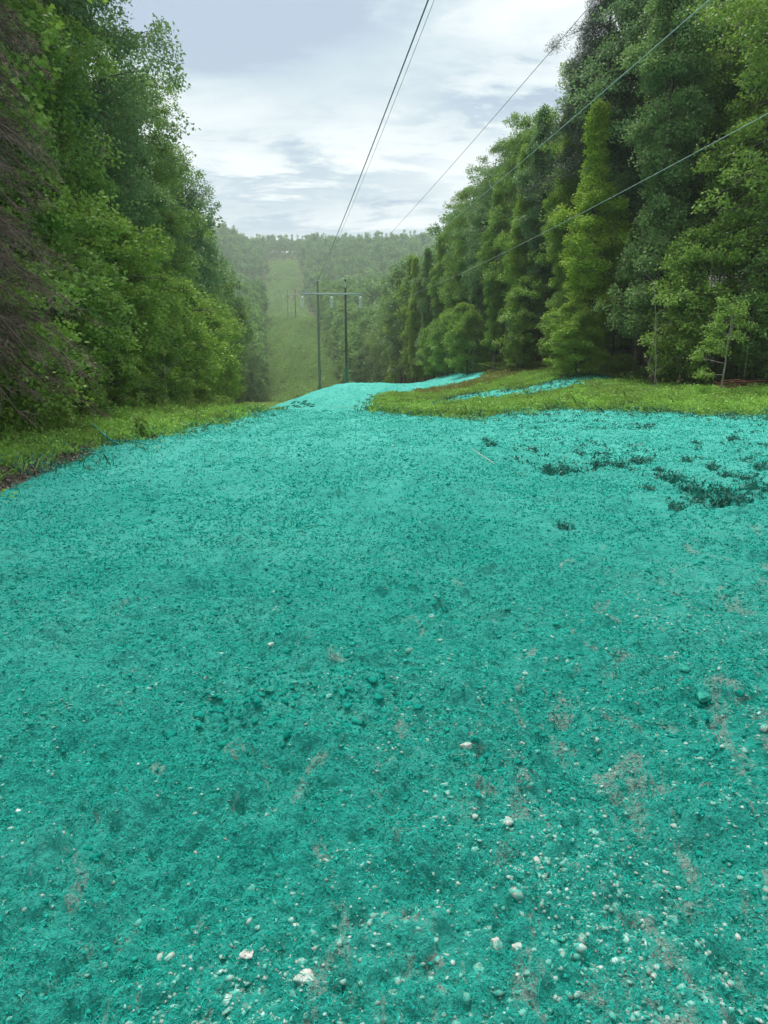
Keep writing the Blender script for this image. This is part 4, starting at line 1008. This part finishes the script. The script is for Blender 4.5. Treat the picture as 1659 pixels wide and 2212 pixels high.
for q, (px, py, sc) in enumerate(spots):
    p = hit(px, py); o = link('weed_clump', wms[q % 4], M_COATED, loc=(p[0], p[1], gz(*p)-0.01), rz=rnd.uniform(0, 6)); o.scale = (sc*0.85, sc*0.85, sc*0.85)
    tag(o, wl_named.get(q, 'wilted teal weed tuft scattered among the others on the right field'), 'weed', 'wilted weed tufts in the right field')

# tall leafy weeds by the left verge
def tall_weed(px, py, h, label, seed):
    rr = np.random.default_rng(seed); p = hit(px, py)
    rt = empty('tall_weed', (p[0], p[1], gz(*p)-0.02)); tg, cg = Geo(), Geo()
    for k in range(5):
        b_ = np.array((rr.normal(0, 0.12), rr.normal(0, 0.12), 0)); ln = np.array((rr.normal(0, 0.10), rr.normal(0, 0.10), 1))*h*rr.uniform(0.7, 1.05)
        tube(tg, np.stack([b_, b_+ln*0.5, b_+ln]), np.array([0.010, 0.008, 0.003]), 5)
        nn = 34; t = rr.uniform(0.25, 1.0, nn); c = b_ + ln*t[:, None] + rr.normal(0, 0.05, (nn, 3))
        a = rr.uniform(0, 6.28, nn); out = np.stack([np.cos(a), np.sin(a), np.full(nn, 0.2)], -1)
        global R
        kR = R; R = rr; leaves(cg, c, rr.uniform(0.12, 0.24, nn), out*2.0, rr.uniform(0.2, 0.8, nn), wide=0.36, spread=0.4, up=1.0, droop=0.5); R = kR
    link('stem', tg.mesh('stem', True), M_BARK, rt); c_ = link('leaves', cg.mesh('leaves'), M_LEAF, rt); c_['tone'] = 0.1
    tag(rt, label, 'weed', 'tall weeds on the left verge')
tall_weed(60, 950, 1.05, 'tall leafy weed nearest the left border', 1)
tall_weed(95, 945, 1.15, 'tall leafy weed with its top leaning right, second from the left', 2)
tall_weed(140, 940, 1.1, 'tall dark stemmed weed third along the verge', 3)
tall_weed(305, 945, 0.7, 'tall thin weed at the rim of the spray', 5)

# coated stick and small log at the left rim
g = Geo()
p = hit(250, 965); q2 = hit(205, 945); z0 = gz(*p)
tube(g, np.array([(q2[0]-p[0], q2[1]-p[1], 0.14), (-0.25, 0.35, 0.10), (0, 0, 0.10), (0.25, -0.20, 0.05)]), np.array([0.018, 0.028, 0.034, 0.014]), 8, 0.3)
tube(g, np.array([(-0.12, 0.17, 0.10), (-0.20, 0.05, 0.22), (-0.18, -0.05, 0.38)]), np.array([0.018, 0.011, 0.005]), 6, 0.3)
tube(g, np.array([(-0.2, 0.3, 0.10), (0.2, 0.25, 0.10), (0.7, 0.15, 0.03)]), np.array([0.02, 0.016, 0.007]), 6, 0.3)
o = link('broken_branch', g.mesh('broken_branch', True), M_TEALROCK, loc=(p[0], p[1], z0)); tag(o, 'forked broken branch half coated in teal at the left rim', 'branch')
g = Geo(); p = hit(210, 985); tube(g, np.array([(-0.55, 0.30, 0.04), (0, 0.02, 0.03), (0.5, -0.22, 0.02)]), np.array([0.014, 0.017, 0.010]), 6)
o = link('stick', g.mesh('stick', True), M_TEALROCK, loc=(p[0], p[1], gz(*p))); tag(o, 'straight thin stick lying in front of the forked branch', 'stick')
g = Geo(); p = hit(1060, 1000); q2 = hit(1110, 1017); d_ = q2-p
tube(g, np.array([(-d_[0], -d_[1]*1.0, 0.02), (0, 0, 0.03), (d_[0], d_[1], 0.02)]), np.array([0.006, 0.010, 0.005]), 6)
o = link('stick', g.mesh('stick', True), M_PALEROCK, loc=(p[0], p[1], gz(*p))); tag(o, 'long pale stick lying flat near the middle of the slope', 'stick')
# leaf litter and dark debris along the left rim
g = Geo(); n = 26000
x = R.uniform(-9, -4.5, n); y = R.uniform(7, 20, n); t, d = masks(x, y); near_ = d | ((~t) & (masks(x+0.5, y-0.6)[0]))
x, y = x[near_], y[near_]; P = np.stack([x, y, ground_h(x, y)+R.uniform(0.0, 0.05, len(x))], -1)
leaves(g, P, R.uniform(0.04, 0.12, len(P)), np.zeros((len(P), 3)), R.random(len(P)), wide=0.3, droop=0)
M_LITTER = tinted('leaf_litter', [(0, (0.035, 0.028, 0.022)), (0.6, (0.11, 0.09, 0.075)), (1.0, (0.26, 0.22, 0.19))], 0.9)
o = link('leaf_litter', g.mesh('leaf_litter'), M_LITTER); tag(o, 'dark leaf litter and bark debris at the left rim of the spray', 'leaf litter', kind='stuff')

# ------------------------------------------------------------------ power line
LA = 0.137                                      # the line runs away to the left by this much per metre
ld = nrm(np.array((-LA, 1.0, 0.0))); lp = np.array((ld[1], -ld[0], 0.0))
def hframe(ctr, arm_z, half, arm_half, tops, label, detail=True, thick=1.0):
    rt = empty('power_pole_frame', (ctr[0], ctr[1], gz(*ctr)))
    zb_ = gz(*ctr)
    loc = lambda v: np.asarray(v, float) - np.array((ctr[0], ctr[1], zb_))
    for sgn, mt, tp in ((-1, M_POLEG, tops[0]), (1, M_POLED, tops[1])):
        p = np.array((*ctr, 0)) + lp*half*sgn; gzp = gz(p[0], p[1])
        g = Geo(); z_ = np.linspace(-0.8, tp-gzp, 10)
        tube(g, np.stack([z_*0, z_*0, z_], -1), np.linspace(0.215, 0.13, 10)*thick, 14)
        po = link('pole', g.mesh('pole', True), mt, rt, loc=loc((p[0], p[1], gzp)))
        po['label'] = 'grey weathered left pole' if sgn < 0 else 'dark pole with its foot sprayed teal'
        g = Geo(); tube(g, np.array([(-0.35, 0, 0), (0.35, 0, 0)]), 0.035, 5); tube(g, np.array([(0, 0, -0.15), (0, 0, 0.14)]), 0.05, 6)
        link('shield_wire_bracket', g.mesh('shield_wire_bracket'), M_STEEL, rt, loc=loc((p[0], p[1]-0.02, tp+0.03)))
        if sgn > 0 and detail:
            g = Geo(); tube(g, np.array([(0, 0, -0.38), (0, 0, 0.38)]), 0.10, 6)
            link('pole_tag', g.mesh('pole_tag'), M_TAG, rt, loc=loc((p[0], p[1]-0.13, tp-0.75)))
    g = Geo()
    for s_ in (-1, 1):                              # twin timbers, one each side of the poles
        o2 = ld*0.24*s_
        a = np.array((*ctr, arm_z)) - lp*arm_half + o2; b_ = np.array((*ctr, arm_z)) + lp*arm_half + o2
        w_ = ld*0.06; u_ = np.array((0, 0, 0.12))
        V = np.array([p + w_*i_ + u_*j_ for p in (a, b_) for i_, j_ in ((-1, -1), (1, -1), (1, 1), (-1, 1))]); V = V - np.array((ctr[0], ctr[1], zb_))
        g.add(V, np.array([(0, 1, 2, 3), (7, 6, 5, 4), (0, 4, 5, 1), (1, 5, 6, 2), (2, 6, 7, 3), (3, 7, 4, 0)]))
    link('crossarm', g.mesh('crossarm'), M_STEEL, rt)
    if detail:
        for s_ in (-1, 1):
            g = Geo(); p = np.array((*ctr, arm_z)) + lp*half*s_
            for q in (-0.5, 0.5): tube(g, np.stack([loc(p+ld*0.34*-1+lp*0), loc(p+ld*0.34)]) + np.array((q*0.12, 0, 0)), 0.03, 6)
            link('bolt', g.mesh('bolt'), M_STEEL, rt)
    bots = []
    for q, off in enumerate((-arm_half+0.25, 0.0, arm_half-0.25)):
        p = np.array((*ctr, arm_z-0.15)) + lp*off
        sw = (-0.10, -0.03, 0.0)[q]
        g = Geo(); L = 1.75; tube(g, np.array([(0, 0, 0), (sw, 0, -L)]), 0.03, 6)
        link('rod', g.mesh('rod'), M_STEEL, None) if False else None
        st = link('insulator_string', g.mesh('insulator_string'), M_STEEL, rt, loc=loc(p))
        if detail:
            dg = Geo(); nd = 8
            for d in range(nd):
                zc = -0.28 - d*0.195; xx = sw*(-zc/L)
                zc_ = np.array([zc+0.06, zc+0.04, zc, zc-0.045, zc-0.05]); rd = np.array([0.05, 0.16, 0.25, 0.27, 0.06])
                tube(dg, np.stack([np.full(5, xx), np.zeros(5), zc_], -1), rd, 12, 0)
            link('insulator_discs', dg.mesh('insulator_discs', True), M_PORC, st)
        else:
            dg = Geo(); tube(dg, np.array([(0, 0, -0.2), (sw, 0, -L)]), 0.17, 8); link('insulator_discs', dg.mesh('insulator_discs'), M_PORC, st)
        bots.append(p + np.array((sw, 0, -L)))
    tag(rt, label, 'power pole', 'wooden H-frames of the power line')
    return bots
D1, D2 = 110.0, 425.0
c1 = at(716.5, 635, D1); c2 = at(629, 635, D2)
top1 = (float(at(684, 607, D1)[2]), float(at(743, 603, D1)[2])); top2 = (float(at(620, 624, D2)[2]),)*2
b1 = hframe((c1[0], c1[1]), float(c1[2]), 1.97, 4.38, top1, 'nearer two pole power line frame standing behind the teal crest')
b2 = hframe((c2[0], c2[1]), float(c2[2]), 2.1, 4.6, top2, 'small distant two pole frame on the next hilltop', detail=False, thick=1.25)
sh1 = [np.array((c1[0], c1[1], t+0.1)) + lp*1.97*s_ for s_, t in ((-1, top1[0]), (1, top1[1]))]
sh2 = [np.array((c2[0], c2[1], top2[0]+0.1)) + lp*2.1*s_ for s_ in (-1, 1)]
def wire(a, bfar, imgpts, r0, m_, label):
    a = np.asarray(a); L2 = ld[:2]
    data = [(0.0, a[2])]
    for px, py in imgpts:
        d = ray(px, py)
        # a.xy - t*L = s*d.xy
        A = np.array([[L2[0], d[0]], [L2[1], d[1]]]); t, s_ = np.linalg.solve(A, a[:2])
        data.append((t, CAMZ + s_*d[2]))
    t_, z_ = np.array(data).T
    cf = np.polyfit(t_, z_, 2)
    tt_ = np.linspace(0, t_.max(), 60); zz_ = np.polyval(cf, tt_); zz_ += (a[2]-zz_[0])*np.linspace(1, 0, 60)**3
    sl = 2*cf[0]*t_.max()+cf[1]; ext = np.linspace(2, 110, 30); zz_ = np.concatenate([zz_, zz_[-1]+sl*ext+max(cf[0], 0.0003)*ext**2]); tt_ = np.concatenate([tt_, tt_[-1]+ext])
    near_pts = np.stack([a[0]-L2[0]*tt_, a[1]-L2[1]*tt_, zz_], -1)[::-1]
    u = np.linspace(0, 1, 50)[1:]; far = a + (np.asarray(bfar)-a)*u[:, None]; far[:, 2] -= 9.0*4*u*(1-u)*0.5
    pts = np.concatenate([near_pts, far])
    g = Geo(); tube(g, pts, r0, 6)
    o = link('power_line_wire', g.mesh('power_line_wire', True), m_); tag(o, label, 'wire', 'wires of the power line')
    print('wire', label[:20], [(round(a_, 1), round(b_, 1)) for a_, b_ in data])
wire(b1[0], b2[0], [(725, 515), (925, 0)], 0.018, M_WIRE, 'thickest dark wire, running to the left end of the crossarm')
wire(b1[1], b2[1], [(985, 470), (1532, 0)], 0.0095, M_WIREPALE, 'pale wire running to the middle of the crossarm')
wire(b1[2], b2[2], [(1180, 500), (1659, 245)], 0.0095, M_WIREPALE, 'lowest pale wire, running to the right end of the crossarm')
wire(sh1[0], sh2[0], [(938, 0)], 0.010, M_WIRE, 'thin wire close beside the thickest one, to the grey pole top')
wire(sh1[1], sh2[1], [(1285, 0)], 0.011, M_WIRE, 'thin wire alone against the sky, to the dark pole top')

# ------------------------------------------------------------------ haze
bm = bmesh.new(); bmesh.ops.create_cube(bm, size=1); me = bpy.data.meshes.new('haze'); bm.to_mesh(me); bm.free()
hz = bpy.data.objects.new('haze', me); col.objects.link(hz)
hz.scale = (3000, 1360, 156); hz.location = (0, 640, 50)
m = bpy.data.materials.new('haze'); m.use_nodes = True; nt = m.node_tree; nt.nodes.clear()
pv = nt.nodes.new('ShaderNodeVolumePrincipled'); pv.inputs['Color'].default_value = (0.88, 0.96, 1.0, 1); pv.inputs['Density'].default_value = 0.00034
ou = nt.nodes.new('ShaderNodeOutputMaterial'); nt.links.new(pv.outputs[0], ou.inputs['Volume']); me.materials.append(m)
tag(hz, 'pale damp haze over the valley', 'haze', kind='stuff')
